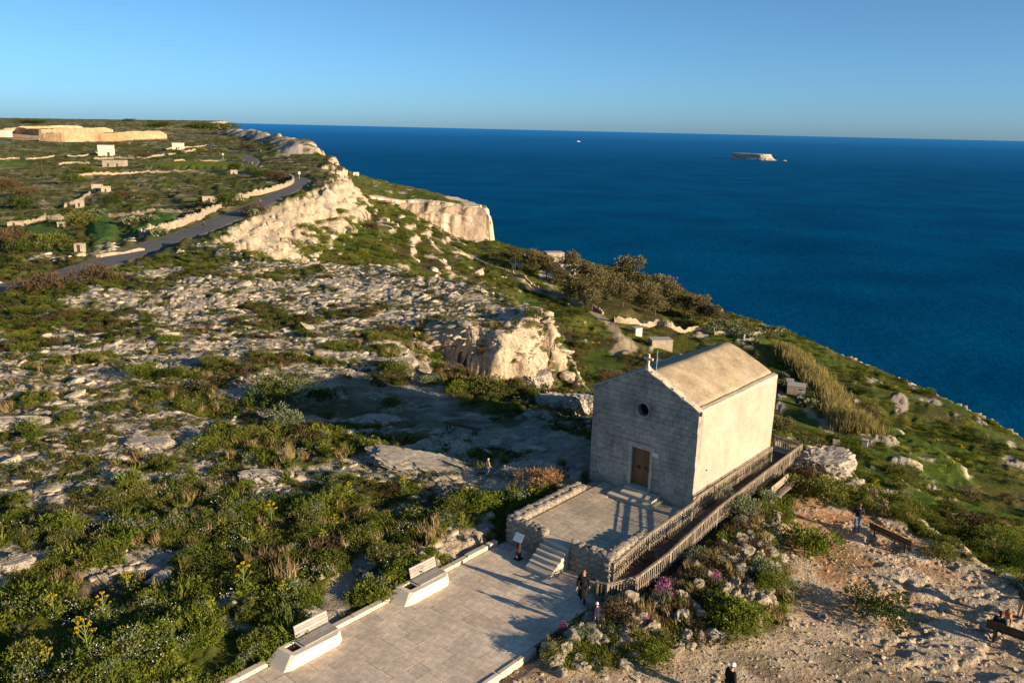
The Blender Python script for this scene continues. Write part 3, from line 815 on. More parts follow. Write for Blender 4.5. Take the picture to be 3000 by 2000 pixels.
for (ca, cz, ra, rz_) in ((-5.6, 2.0, .85, .55), (-4.9, 3.3, .45, .4), (-1.5, 2.3, .6, .75), (-1.0, 1.5, .55, .35), (-6.2, 3.6, .35, .6), (-2.2, 5.0, .6, .35), (-4.6, 5.0, .5, .3)):
    q = MB(); npz = 22
    ol = [(ca + ra * math.cos(k * 2 * math.pi / npz) * U(.62, 1.1), cz + rz_ * math.sin(k * 2 * math.pi / npz) * U(.62, 1.1)) for k in range(npz)]
    q.holed(ol, [], lambda a, z: (a, .004, z), lambda a, z: (a, .05, z)); q.build("render_patch", M['render'], chapel)
# stone surround of the door, lintel, sill
mb = MB()
mb.box(-4.15, -3.97, -.035, .35, ZB, 3.86); mb.box(-2.77, -2.6, -.035, .35, ZB, 3.86); mb.box(-4.28, -2.5, -.045, .35, 3.862, 4.10)
mb.box(-4.36, -2.42, -.09, .1, 4.102, 4.17)
mb.build("door_surround", M['coping'], chapel)
door = MB(); door.box(-3.97, -2.77, .30, .34, 1.36, 3.86); dr = door.build("door", M['wood_door'], chapel)
for k in range(8):
    pl = MB(); x0 = -3.955 + k * .1475; pl.box(x0, x0 + .138, .262 + (.006 if k % 2 else 0), .299, 1.38, 3.83); pl.build("plank", M['wood_door'], dr)
for x_ in (-3.6, -2.95):
    kn = MB(); kn.tube([(x_, .24, 2.65), (x_, .21, 2.65)], [.085, .05], 10); kn.tube([(x_ + .07 * math.cos(t_), .205, 2.60 + .07 * math.sin(t_)) for t_ in np.linspace(0, 6.3, 10)], .014, 5)
    kn.build("door_knocker", M['iron'], dr)
lk = MB(); lk.box(-3.22, -3.12, .235, .262, 2.6, 2.76); lk.tube([(-3.17, .23, 2.7), (-3.17, .19, 2.7), (-3.10, .19, 2.7)], .013, 5); lk.build("lock", M['iron'], dr)
# round window
ring = MB()
co, ci = circ(-3.41, 6.15, .50, 24), circ(-3.41, 6.15, .365, 24)
ring.holed(co, [ci], lambda a, z: (a, -.02, z), lambda a, z: (a, .08, z)); rw = ring.build("round_window", M['ashlar'], chapel)
pane = MB(); pane.prism([(x_, z_) for x_, z_ in circ(-3.41, 6.15, .39, 20)], .40, .43)
pane.v = [(x_, z_, y_) for x_, y_, z_ in pane.v]; pane.build("pane", M['dark'], rw)
gb = MB()
gb.bar((-3.41, .33, 5.79), (-3.41, .33, 6.51), .03); gb.bar((-3.77, .33, 6.15), (-3.05, .33, 6.15), .03)
gb.build("window_bars", M['iron'], rw)
# marble tablet with incised lines, worn carved shield
tb = MB(); tb.box(-2.60, -2.24, -.045, .0, 3.62, 3.86); tbo = tb.build("tablet", M['marble'], chapel)
sh = MB()
pts = [(-.25, .30), (-.10, .34), (.10, .34), (.25, .30), (.24, -.02), (.14, -.22), (0, -.33), (-.14, -.22), (-.24, -.02)]
sh.prism(pts, 0, 1); sh.v = [(shield[0] + x_ * (1 - .12 * z_), -.02 - .07 * z_, shield[1] + y_ * (1 - .12 * z_)) for x_, y_, z_ in sh.v]
sh.build("carved_shield", M['ashlar'], chapel)
# side, rear walls
def wall_sheet(name, poly, f0, f1, mat):
    m_ = MB(); m_.holed(poly, [], f0, f1); return m_.build(name, mat, chapel)
NB = 24
sw = MB()
nz_ = 14
vv = []; ff = []
for i in range(NB + 1):
    for k in range(nz_ + 1):
        b_ = .10 + (Ln - .10) * i / NB; z_ = ZB - .6 + (6.62 - ZB + .6) * k / nz_
        off = .05 * (fbm(np.array([b_ * .6]), np.array([z_ * .6]), 3, 401)[0] - .5)
        vv.append((off, b_, z_))
for i in range(NB):
    for k in range(nz_):
        q = i * (nz_ + 1) + k; ff.append([q, q + nz_ + 1, q + nz_ + 2, q + 1])
sw.add(vv, ff); sw.box(-.5, -.04, .10, Ln, ZB - .6, 6.6)
sw.build("side_wall", M['plaster'], chapel, smooth=True)
# corner quoins on the front right, ragged against the plaster
zc = ZB
for k in range(19):
    h = .308
    q_ = obj("stone", BL[k % 6], front, (-.17, .13 + U(-.01, .02), zc + h / 2), (0, U(-.01, .01), U(-.01, .01)), (.36, .26, h - .012))
    zc += h
m_ = MB(); m_.box(-Wd, -Wd + .5, .56, Ln, ZB - .6, 6.62); m_.build("side_wall", M['plaster'], chapel)
wall_sheet("rear_wall", [(-Wd + .002, ZB - .6), (-.06, ZB - .6), (-.06, 6.62), (-Wd / 2, ZA - .25), (-Wd + .002, 6.62)], lambda a, z: (a, Ln - .5, z), lambda a, z: (a, Ln + .002, z), M['plaster'])
# roof: slightly sagging lime concrete, rounded at the ridge
NR_, NS = 30, 26
vv = []; ff = []
for i in range(NR_ + 1):
    b_ = .50 + (Ln - .52) * i / NR_
    for k in range(NS + 1):
        a_ = -Wd + .42 + (Wd - .84) * k / NS
        t_ = abs(a_ + Wd / 2) / (Wd / 2)
        z_ = ZE - .14 + (ZA - ZE - .02) * (1 - math.sqrt(t_ * t_ + .0032)) + .10 * math.sin(math.pi * min(1, t_)) * .6
        z_ += .05 * (fbm(np.array([a_ * 1.1]), np.array([b_ * 1.1]), 3, 411)[0] - .5) - .05 * math.sin(math.pi * i / NR_)
        if i > NR_ - 3: z_ += .045
        vv.append((a_, b_, z_))
for i in range(NR_):
    for k in range(NS):
        q = i * (NS + 1) + k; ff.append([q, q + 1, q + NS + 2, q + NS + 1])
n0 = len(vv)
rim_ = [i * (NS + 1) for i in range(NR_ + 1)] + [NR_ * (NS + 1) + k for k in range(1, NS + 1)] + [i * (NS + 1) + NS for i in range(NR_ - 1, -1, -1)] + [k for k in range(NS - 1, 0, -1)]
for r_ in rim_: vv.append((vv[r_][0], vv[r_][1], min(vv[r_][2] - .3, 6.55)))
for k in range(len(rim_)):
    ff.append([rim_[k], rim_[(k + 1) % len(rim_)], n0 + (k + 1) % len(rim_), n0 + k])
mb = MB(); mb.add(vv, ff); roof = mb.build("roof", M['roofing'], chapel, smooth=True)
# parapets
for s_ in (0, 1):
    pp = MB()
    a0, a1 = ((-.30, .015) if s_ else (-Wd - .015, -Wd + .30))
    pts = []
    for i in range(18):
        b_ = .45 + (Ln - .43) * i / 17; w_ = U(-.028, .022)
        pts.append((b_, w_))
    for i in range(17):
        (b0, w0), (b1, w1) = pts[i], pts[i + 1]
        zt0, zt1 = 6.86 + w0, 6.86 + w1
        pp.hexa([(a0, b0, 6.625), (a1, b0, 6.625), (a1, b1, 6.625), (a0, b1, 6.625), (a0 + .02, b0, zt0), (a1 - .04, b0, zt0 - .05), (a1 - .04, b1, zt1 - .05), (a0 + .02, b1, zt1)])
    pp.build("side_parapet", M['coping'], chapel)
fp = MB()
NP = 16
for sgn in (-1, 1):
    for i in range(NP):
        t0, t1 = i / NP, (i + 1) / NP
        c_ = []
        for t_ in (t0, t1):
            a_ = -Wd / 2 + sgn * t_ * (Wd / 2 + .01); zt = ZA + .06 - (ZA - ZE) * t_ + .02 * math.sin(t_ * 23 + sgn); zl = ZA - .001 - (ZA - ZE) * t_
            c_.append([(a_, -.04, zl - .02), (a_, .50, zl - .10), (a_, .47, zt - .03), (a_, -.02, zt)])
        fp.hexa([c_[0][0], c_[1][0], c_[1][1], c_[0][1], c_[0][3], c_[1][3], c_[1][2], c_[0][2]])
fp.build("gable_coping", M['coping'], chapel)
for sgn in (-1, 1):
    cb = MB(); cb.bar((-Wd / 2 + sgn * .25, .62, ZA - .16), (-Wd / 2 + sgn * 3.05, .62, ZE + .10), .07, .05); cb.build("roof_bead", M['coping'], chapel)
# cross on the gable and the lightning rod
cr = MB()
cr.hexa([(-3.53, -.0, 8.42), (-3.21, -.0, 8.42), (-3.21, .34, 8.42), (-3.53, .34, 8.42), (-3.46, .07, 8.64), (-3.28, .07, 8.64), (-3.28, .26, 8.64), (-3.46, .26, 8.64)])
cr.box(-3.42, -3.31, .11, .22, 8.62, 9.32); cr.box(-3.64, -3.09, .112, .218, 9.0, 9.11)
cr.build("cross", M['stonecross'], chapel)
rd = MB(); rd.tube([(-2.92, .30, 8.2), (-2.92, .30, 9.55)], .016, 6); rd.build("lightning_rod", mat_noise("pale_blue_painted_rod", [(.25, .38, .42), (.32, .45, .48)], 4, .6), chapel)
m_ = MB(); m_.tube([(.0, 1.35, 3.15), (.035, 1.35, 3.15)], [.05, .05], 8); m_.build("putlog_hole", M['dark'], chapel)
# plinth and the steps to the door
for nm, (a0, a1, b0, b1, z0, z1) in (("door_step", (-4.55, -1.66, -1.42, -.02, 1.12, 1.285)), ("door_step", (-3.98, -1.93, -.98, -.021, 1.286, 1.45)), ("threshold", (-4.12, -2.62, -.42, .28, 1.451, 1.56))):
    sp = MB(); sp.box(a0, a1, b0, b1, z0, z1); sp.build(nm, M['step'], chapel)

# ---------------------------------------------------------------- terrace in front of the chapel
terrace = tag(empty("terrace", (OX, OY, 0), TH), "raised flagged terrace with low rubble walls before the chapel door", "terrace")
fl = MB(); fl.prism([(-6.3, -7.6), (-.05, -7.6), (-.05, -4.5), (.02, -4.45), (.40, -1.0), (.42, -.02), (-6.3, -.02)], .05, 1.115); flo = fl.build("floor", M['joint'], terrace)
SL = [block_mesh("flagstone", M['slab_old'], .025, .012) for _ in range(4)]
def pave(parent, meshes, a0, a1, b0, b1, z, wr, lr, th, name, gap=.014, skip=None, limit=300):
    n = 0; a = a0; s_ = 0
    while a < a1 - .02:
        w = U(*wr)
        if a + w > a1 - .2: w = a1 - a
        b = b0 - U(0, lr[0] * .8)
        while b < b1 - .02:
            l = U(*lr)
            if b + l > b1 - .25: l = b1 - b
            bb = max(b, b0)
            if b + l - bb > .08 and not (skip and skip(a + w / 2, (bb + b + l) / 2)) and n < limit:
                o = obj(name, meshes[rng.randrange(len(meshes))], parent, (a + w / 2, (bb + b + l) / 2, z - th / 2 + U(-.003, .003)), (U(-.004, .004), U(-.004, .004), 0), (w - gap, b + l - bb - gap, th)); n += 1
            b += l
        a += w
    return n
pave(flo, SL, -5.75, -.02, -7.25, -.05, 1.15, (.4, .72), (.35, .95), .07, "flagstone", .02, lambda a, b: b > -1.35 and -4.4 < a < -1.8)
RB = [rock_mesh("rubble_stone", M['rubble'], 2, .22, .9, k) for k in range(6)]
def rubble_wall(name, a0, a1, b0, b1, z0, z1, core_top=.12):
    m_ = MB(); m_.box(a0 + .06, a1 - .06, b0 + .06, b1 - .06, z0, z1 - core_top); w = m_.build(name, M['rubble'], terrace)
    la, lb = a1 - a0, b1 - b0
    faces = []
    nr = max(2, int((z1 - z0) / .26))
    for k in range(nr):
        zz = z0 + (k + .5) * (z1 - z0 - .08) / nr
        for side in range(4):
            L_ = la if side < 2 else lb
            n = max(1, int(L_ / .38))
            for i in range(n):
                t_ = (i + .5 + U(-.15, .15)) / n
                if side == 0: q = (a0 + la * t_, b0 + .09, zz)
                elif side == 1: q = (a0 + la * t_, b1 - .09, zz)
                elif side == 2: q = (a0 + .09, b0 + lb * t_, zz)
                else: q = (a1 - .09, b0 + lb * t_, zz)
                if side in (1,) and zz < 1.1: continue
                faces.append((q, (.50, .24, .36) if side < 2 else (.24, .50, .36)))
    nx_, ny_ = max(1, int(la / .33)), max(1, int(lb / .33))
    for i in range(nx_):
        for j in range(ny_):
            faces.append(((a0 + la * (i + .5) / nx_, b0 + lb * (j + .5) / ny_, z1 - .10 + U(-.03, .04)), (.52, .52, .19)))
    for q, s_ in faces:
        obj("stone", RB[rng.randrange(6)], w, q, (U(-.12, .12), U(-.12, .12), U(-.25, .25)), tuple(v_ * U(.85, 1.2) for v_ in s_))
    return w
rubble_wall("front_wall", -6.55, -3.98, -7.85, -7.25, 0, 1.52)
rubble_wall("front_wall", -2.38, .0, -7.85, -7.30, 0, 1.55)
rubble_wall("side_wall", -.52, .03, -7.3, -4.5, .0, 1.60)
rubble_wall("side_wall", -6.6, -5.85, -7.25, -1.65, .1, 1.48)
for k in range(6):
    z1 = 1.15 - k * .19; b0 = -7.62 - k * .27
    sp = MB(); sp.box(-3.96, -2.40, b0 - .30, -7.28 if k == 0 else b0 + .06, z1 - .19 if k < 5 else .002, z1)
    sp.build("step", M['step'], terrace)
sp = MB(); sp.prism([(b_, z_) for b_, z_ in [(-7.3, 0), (-9.24, 0), (-9.24, .19), (-7.55, 1.13), (-7.3, 1.13)]], -3.94, -2.42)
sp.v = [(z_, x_, y_) for x_, y_, z_ in sp.v]; sp.build("stair_core", M['step'], terrace)
# ---------------------------------------------------------------- plaza
plaza = tag(empty("plaza", (OX, OY, 0), TH), kind="structure", label="wide pale limestone paved square before the chapel steps")
pb = MB(); pb.prism([(-6.62, -40), (.43, -40), (.43, -10.2), (.8, -8.9), (.8, -7.2), (-6.62, -7.2)], -.16, -.02); base = pb.build("paving_bed", M['joint'], plaza)
PS = [block_mesh("paving_slab", M['slab'], .02, .008) for _ in range(5)]
np_ = pave(base, PS, -6.55, .40, -24.6, -7.25, .0, (.62, .98), (.62, 1.45), .05, "paving_slab", .014, None, 299)
KB = [block_mesh("kerb_stone", M['kerb'], .05, .012) for _ in range(4)]
def kerb(parent, a0, a1, b0, b1, z0, z1, step=1.15):
    n = max(1, round((b1 - b0) / step))
    for i in range(n):
        q0 = b0 + (b1 - b0) * i / n; q1 = b0 + (b1 - b0) * (i + 1) / n
        obj("kerb_stone", KB[rng.randrange(4)], parent, ((a0 + a1) / 2, (q0 + q1) / 2, (z0 + z1) / 2), None, (a1 - a0, q1 - q0 - .012, z1 - z0))
kl = tag(empty("kerb", (OX, OY, 0), TH), "pale stone kerb along the planted left side of the square", "kerb")
kerb(kl, -6.90, -6.60, -26, -22.2, -.2, .17); kerb(kl, -6.90, -6.60, -18.9, -15.75, -.2, .17); kerb(kl, -6.90, -6.60, -12.6, -10.6, -.2, .17); kerb(kl, -6.92, -6.62, -10.58, -8.3, -.2, .21)
kr = tag(empty("kerb", (OX, OY, 0), TH), "pale stone kerb between the square and the gravel", "kerb")
kerb(kr, .44, .62, -28, -14.0, -.4, .045)

# ---------------------------------------------------------------- picket fences and the ramp
def zr(b): return 0.02 + 1.16 * float(sstep(-8.6, -.6, np.array(b))) * 1.0 if False else 0.03 + 1.15 * min(1, max(0, (b + 8.4) / 7.6))
PK = []
for k in range(4):
    m_ = MB(); j = [U(-.012, .012) for _ in range(6)]
    m_.hexa([(-.028, -.011, 0), (.028, -.011, 0), (.028, .011, 0), (-.028, .011, 0), (-.028 + j[0], -.011 + j[1], .90 + j[4]), (.028 + j[0], -.011 + j[1], .90 + j[5]), (.028 + j[0], .011 + j[1], .90 + j[5]), (-.028 + j[0], .011 + j[1], .90 + j[4])])
    PK.append(m_.mesh("picket", M['oldwood']))
def picket_fence(name, label, line, side, gap=.165, group=None, cap=True):
    root = tag(empty(name, (OX, OY, 0), TH), label, "fence", group)
    P = [Vector(q) for q in line]
    for i in range(len(P) - 1):
        p_, q_ = P[i], P[i + 1]; d = q_ - p_; L_ = Vector((d.x, d.y, 0)).length
        ang = math.atan2(d.y, d.x)
        nrm = Vector((-math.sin(ang), math.cos(ang), 0)) * side
        n = max(1, round(L_ / gap))
        for k in range(n):
            t_ = (k + .5) / n; c_ = p_ + d * t_ + nrm * .035
            obj("picket", PK[rng.randrange(4)], root, (c_.x, c_.y, c_.z + .05 + U(-.015, .01)), (U(-.02, .02), U(-.03, .03), ang + U(-.05, .05)), (U(.85, 1.1), 1, U(.97, 1.0)))
        r_ = MB()
        r_.bar(p_ + Vector((0, 0, .85)), q_ + Vector((0, 0, .85)), .045, .085)
        r_.build("rail", M['oldwood'], root)
        r_ = MB(); r_.bar(p_ + Vector((0, 0, .25)), q_ + Vector((0, 0, .25)), .045, .07); r_.build("rail", M['oldwood'], root)
        if cap:
            r_ = MB(); r_.bar(p_ + Vector((0, 0, .985)) + nrm * .02, q_ + Vector((0, 0, .985)) + nrm * .02, .10, .03); r_.build("top_rail", M['oldwood'], root)
        m = max(1, round(L_ / 1.9))
        for k in range(m + (1 if i == len(P) - 2 else 0)):
            c_ = p_ + d * (k / m); ps = MB(); ps.box(c_.x - .045, c_.x + .045, c_.y - .045, c_.y + .045, c_.z - .55, c_.z + 1.02); ps.build("post", M['oldwood'], root)
    return root
def zl(pts): return [(a, b, zr(b)) for a, b in pts]
picket_fence("picket_fence", "silvered picket fence along the outer, garden side of the ramp", zl([(.30, -9.3), (.78, -9.15), (1.50, -7.75), (1.74, -5.2), (1.78, -.6), (1.55, 5.5), (1.32, 11.6), (-.62, 11.9)]), -1)
picket_fence("picket_fence", "inner picket fence rising beside the terrace wall to the chapel corner", zl([(.10, -7.6), (.12, -4.5), (.5, -1.0)]), -1)
picket_fence("picket_fence", "picket fence running close along the sunlit chapel side wall", zl([(.52, -.95), (.30, 0.05), (.24, 5), (.16, 9.75)]), -1)
ramp = tag(empty("boardwalk", (OX, OY, 0), TH), "dark plank ramp between the picket fences beside the chapel", "boardwalk")
DK = [block_mesh("plank", M['deck'], .03, .01) for _ in range(4)]
b = -8.3
while b < 11.7:
    a0 = .14 if b < -4.5 else (.14 + (b + 4.5) * .11 if b < -1 else (.52 - (b + 1) * .25 if b < 0 else (.27 - b * .01 if b < 9.9 else -.6)))
    a1 = 1.05 + (b + 8.3) * 1.0 if b < -7.8 else 1.62 if b < 0 else 1.62 - b * .03
    if b < 9.9 or True:
        obj("plank", DK[rng.randrange(4)], ramp, ((a0 + a1) / 2, b, zr(b) - .01), (.148 if b < -.8 else 0, 0, 0), (a1 - a0, .14, .04))
    b += .152
bs = MB()
for k in range(10):
    b_ = -8 + k * 2.1
    for a_ in (.35, 1.45): bs.box(a_ - .05, a_ + .05, b_ - .05, b_ + .05, zr(b_) - .9, zr(b_) - .034)
bs.bar((.35, -8.2, zr(-8.2) - .09), (.35, -.8, zr(-.8) - .09), .06, .1); bs.bar((1.45, -7.7, zr(-7.7) - .09), (1.45, -.8, zr(-.8) - .09), .06, .1)
bs.bar((.35, -.8, 1.09), (.35, 11.6, 1.09), .06, .1); bs.bar((1.45, -.8, 1.09), (1.3, 11.6, 1.09), .06, .1)
bs.build("bearers", M['deck'], ramp)

# ---------------------------------------------------------------- cast stone benches with planters
def stone_bench(b0, label):
    x, y = ab2xy(0, b0)
    root = tag(empty("stone_bench", (x, y, 0), TH), label, "bench", "stone benches on the square's left edge")
    m_ = MB()
    lo = [(-6.88, .0), (-5.80, .10), (-5.66, .40), (-5.66, 2.75), (-5.9, 3.10), (-6.82, 3.12)]
    hi = [(-6.78, .52), (-5.98, .60), (-5.80, .74), (-5.74, 2.72), (-5.95, 3.02), (-6.78, 3.04)]
    n = len(lo)
    m_.add([(*q, -.02) for q in lo] + [(*q, .46) for q in hi], [[i, (i + 1) % n, n + (i + 1) % n, n + i] for i in range(n)])
    hole = [(-6.62, .74), (-6.10, .78), (-6.08, 1.22), (-6.62, 1.22)]
    m_.holed(hi, [hole], lambda a, b: (a, b, .46), lambda a, b: (a, b, .34))
    m_.build("base", M['concrete'], root)
    s_ = MB(); s_.prism([(-6.64, .72), (-6.06, .76), (-6.06, 1.24), (-6.64, 1.24)], .35, .39); s_.build("planter_soil", M['soil'], root)
    for k in range(4):
        q = MB(); q.box(-6.66 + k * .17, -6.66 + k * .17 + .15, 1.30, 3.0, .475, .515); q.build("seat_slat", M['slatgrey'], root)
    for k in range(4):
        q = MB(); z0 = .56 + k * .125; a_ = -6.68 - .03 * k
        q.hexa([(a_ - .02, 1.32, z0), (a_ + .02, 1.32, z0), (a_ + .02, 2.98, z0), (a_ - .02, 2.98, z0), (a_ - .05, 1.32, z0 + .11), (a_ - .01, 1.32, z0 + .11), (a_ - .01, 2.98, z0 + .11), (a_ - .05, 2.98, z0 + .11)])
        q.build("back_slat", M['slatgrey'], root)
    for b_ in (1.5, 2.8):
        q = MB(); q.bar((-6.72, b_, .44), (-6.84, b_, 1.03), .05, .03); q.build("back_support", M['iron'], root)
    return root
stone_bench(-22.15, "white stone bench with grey slats and planter, nearest the bottom edge")
stone_bench(-15.75, "white stone bench with grey slats and empty planter, nearer the chapel steps")

# ---------------------------------------------------------------- information lectern
x, y = ab2xy(-4.87, -8.75)
lec = tag(empty("information_board", (x, y, 0), TH), "slanted information panel on a dark post beside the terrace wall", "sign")
q = MB(); q.hexa([(-.11, -.09, 0), (.11, -.09, 0), (.11, .09, 0), (-.11, .09, 0), (-.09, -.05, 1.0), (.09, -.05, 1.0), (.09, .08, 1.0), (-.09, .08, 1.0)]); q.build("post", M['iron'], lec)
q = MB(); q.box(-.2, .2, -.2, .2, -.001, .02); q.build("foot_plate", M['iron'], lec)
pn = MB(); pn.hexa([(-.30, -.16, .98), (.30, -.16, .98), (.30, .16, 1.36), (-.30, .16, 1.36), (-.30, -.185, 1.0), (.30, -.185, 1.0), (.30, .135, 1.38), (-.30, .135, 1.38)]); pno = pn.build("panel", M['iron'], lec)
pt = NT("printed_pale_panel").set(.35, .4)
wv = pt.n("ShaderNodeTexWave"); wv.bands_direction = 'Y'; wv.inputs['Scale'].default_value = 9; wv.inputs['Distortion'].default_value = 0
pt.link(pt.co, 'Generated', wv, 'Vector')
pt.color(pt.mix(pt.ramp(wv, 0, [(.55, 0.0), (.65, .35)]).outputs[0], (.70, .74, .78), (.25, .28, .33)))
ps_ = MB(); ps_.hexa([(-.27, -.172, 1.016), (.27, -.172, 1.016), (.27, .122, 1.366), (-.27, .122, 1.366), (-.27, -.176, 1.02), (.27, -.176, 1.02), (.27, .118, 1.37), (-.27, .118, 1.37)]); ps_.build("print", pt.m, pno)
q = MB(); q.box(-.075, .075, -.098, -.088, .42, .60); q.v = [(a, b + (.04 * (z_ / 1.0)), z_) for a, b, z_ in q.v]; q.build("red_sticker", mat_noise("red_plastic", [(.55, .05, .03), (.62, .08, .05)], 3, .5), lec)
q = MB(); q.box(-.05, .05, -.125, -.09, .10, .22); q.build("white_label", M['marble'], lec)
# ---------------------------------------------------------------- plants
nrg = np.random.default_rng(5)
def leaf_cards(name, centers, dirs, sizes, mat, tint=None, bend=.25, aspect=.5):
    """many small pointed leaves: each a bent pair of quads"""
    c = np.asarray(centers, float); d = np.asarray(dirs, float); s = np.asarray(sizes, float)[:, None]
    d = d / (np.linalg.norm(d, axis=1)[:, None] + 1e-9)
    ref = nrg.normal(size=d.shape)
    w = np.cross(d, ref); w /= np.linalg.norm(w, axis=1)[:, None] + 1e-9
    nrm = np.cross(d, w)
    p0 = c - w * s * aspect * .3; p1 = c + w * s * aspect * .3
    m0 = c + d * s * .5 - w * s * aspect * .5 + nrm * s * bend * .3; m1 = c + d * s * .5 + w * s * aspect * .5 + nrm * s * bend * .3
    e = c + d * s + nrm * s * -bend * .3
    n = len(c)
    V = np.stack([p0, p1, m1, m0, e], 1).reshape(-1, 3)
    base = np.arange(n)[:, None] * 5
    me = bpy.data.meshes.new(name)
    F = [[b, b + 1, b + 2, b + 3] for b in base[:, 0]] + [[b + 3, b + 2, b + 4] for b in base[:, 0]]
    me.from_pydata(V.tolist(), [], F)
    t = nrg.random(n) if tint is None else np.asarray(tint)
    a = me.attributes.new("tint", 'FLOAT', 'POINT'); a.data.foreach_set("value", np.repeat(t, 5).astype(np.float32))
    me.materials.append(mat)
    return me
def unit(n, zmin=-1.0):
    v = nrg.normal(size=(n * 8 + 40, 3)); v /= np.linalg.norm(v, axis=1)[:, None]
    return v[v[:, 2] > zmin][:n]
def shrub_mesh(name, mat, n=150, lobes=6, h=.8, leaf=.16, aspect=.55, seed=0, spread=.38, up=.35):
    lc = np.column_stack([nrg.normal(0, spread * .55, lobes), nrg.normal(0, spread * .55, lobes), nrg.uniform(.25, .62, lobes) * h])
    lr = nrg.uniform(.22, .36, lobes)
    k = nrg.integers(0, lobes, n); u = unit(n, -.55)
    rad = lr[k] * nrg.uniform(.6, 1.08, n)
    c = lc[k] + u * rad[:, None] * np.array([1, 1, h * .95])
    c[:, 2] = np.maximum(c[:, 2], .02)
    d = u + np.array([0, 0, up]) + nrg.normal(0, .35, (n, 3))
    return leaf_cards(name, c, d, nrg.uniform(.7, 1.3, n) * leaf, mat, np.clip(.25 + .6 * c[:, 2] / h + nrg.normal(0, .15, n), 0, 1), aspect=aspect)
def tuft_mesh(name, mat, n=40, h=.6, spread=.16, lean=.5, width=.035):
    a = nrg.uniform(0, 2 * math.pi, n); r = spread * np.sqrt(nrg.random(n))
    c = np.column_stack([np.cos(a) * r, np.sin(a) * r, np.zeros(n)])
    a2 = a + nrg.normal(0, .7, n); L = nrg.uniform(.2, 1, n) * lean
    d = np.column_stack([np.cos(a2) * L, np.sin(a2) * L, np.ones(n)])
    s = nrg.uniform(.55, 1.1, n) * h
    return leaf_cards(name, c, d, s, mat, None, .35, width / h * 2)
def fern_mesh(name, mat, n=36, h=.55, leaflets=9):
    """finely divided fennel-like foliage"""
    C_, D_, S_, T_ = [], [], [], []
    for i in range(n):
        a = nrg.uniform(0, 6.283); tilt = nrg.uniform(.25, 1.15); L = h * nrg.uniform(.7, 1.2)
        dr = np.array([math.cos(a) * math.sin(tilt), math.sin(a) * math.sin(tilt), math.cos(tilt)])
        for k in range(leaflets):
            t = .25 + .75 * k / (leaflets - 1)
            q = dr * L * t + np.array([0, 0, -.12 * (t * L) ** 2])
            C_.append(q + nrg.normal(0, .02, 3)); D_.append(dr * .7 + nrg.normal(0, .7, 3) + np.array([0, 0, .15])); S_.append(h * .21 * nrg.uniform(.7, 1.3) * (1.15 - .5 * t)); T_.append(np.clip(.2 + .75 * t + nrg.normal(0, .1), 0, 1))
    return leaf_cards(name, C_, D_, S_, mat, T_, .3, .30)

L_herb = leaf_mat("fresh_green_herb_leaf", (.08, .12, .014), (.16, .175, .028), .4)
L_fern = leaf_mat("fennel_green_leaf", (.066, .108, .011), (.135, .155, .02), .35)
L_olive = leaf_mat("olive_green_leaf", (.085, .10, .020), (.155, .15, .04), .3)
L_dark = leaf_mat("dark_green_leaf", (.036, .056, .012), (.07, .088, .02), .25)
L_grey = leaf_mat("grey_green_leaf", (.11, .135, .075), (.16, .18, .105), .25)
L_brown = leaf_mat("brown_heath_twigs", (.055, .036, .02), (.10, .07, .038), .15)
L_dry = leaf_mat("dry_straw_blade", (.22, .16, .075), (.34, .26, .13), .3)
L_rust = leaf_mat("tan_dry_twigs", (.20, .115, .055), (.30, .18, .085), .2)
L_yel = leaf_mat("yellow_flower", (.50, .36, .012), (.60, .45, .02), .3)
L_white = leaf_mat("white_small_flower", (.55, .55, .5), (.7, .7, .65), .3)
L_pink = leaf_mat("pink_flower_spike", (.26, .08, .17), (.36, .13, .25), .3)
L_tree = leaf_mat("dusty_olive_tree_leaf", (.10, .09, .04), (.16, .135, .066), .25)
L_reed = leaf_mat("tan_reed_blade", (.17, .145, .05), (.24, .20, .075), .3)
M['bark'] = mat_noise("grey_brown_bark", [(.08, .06, .045), (.15, .12, .09)], 6, .95, .1, .5, 30, .02)

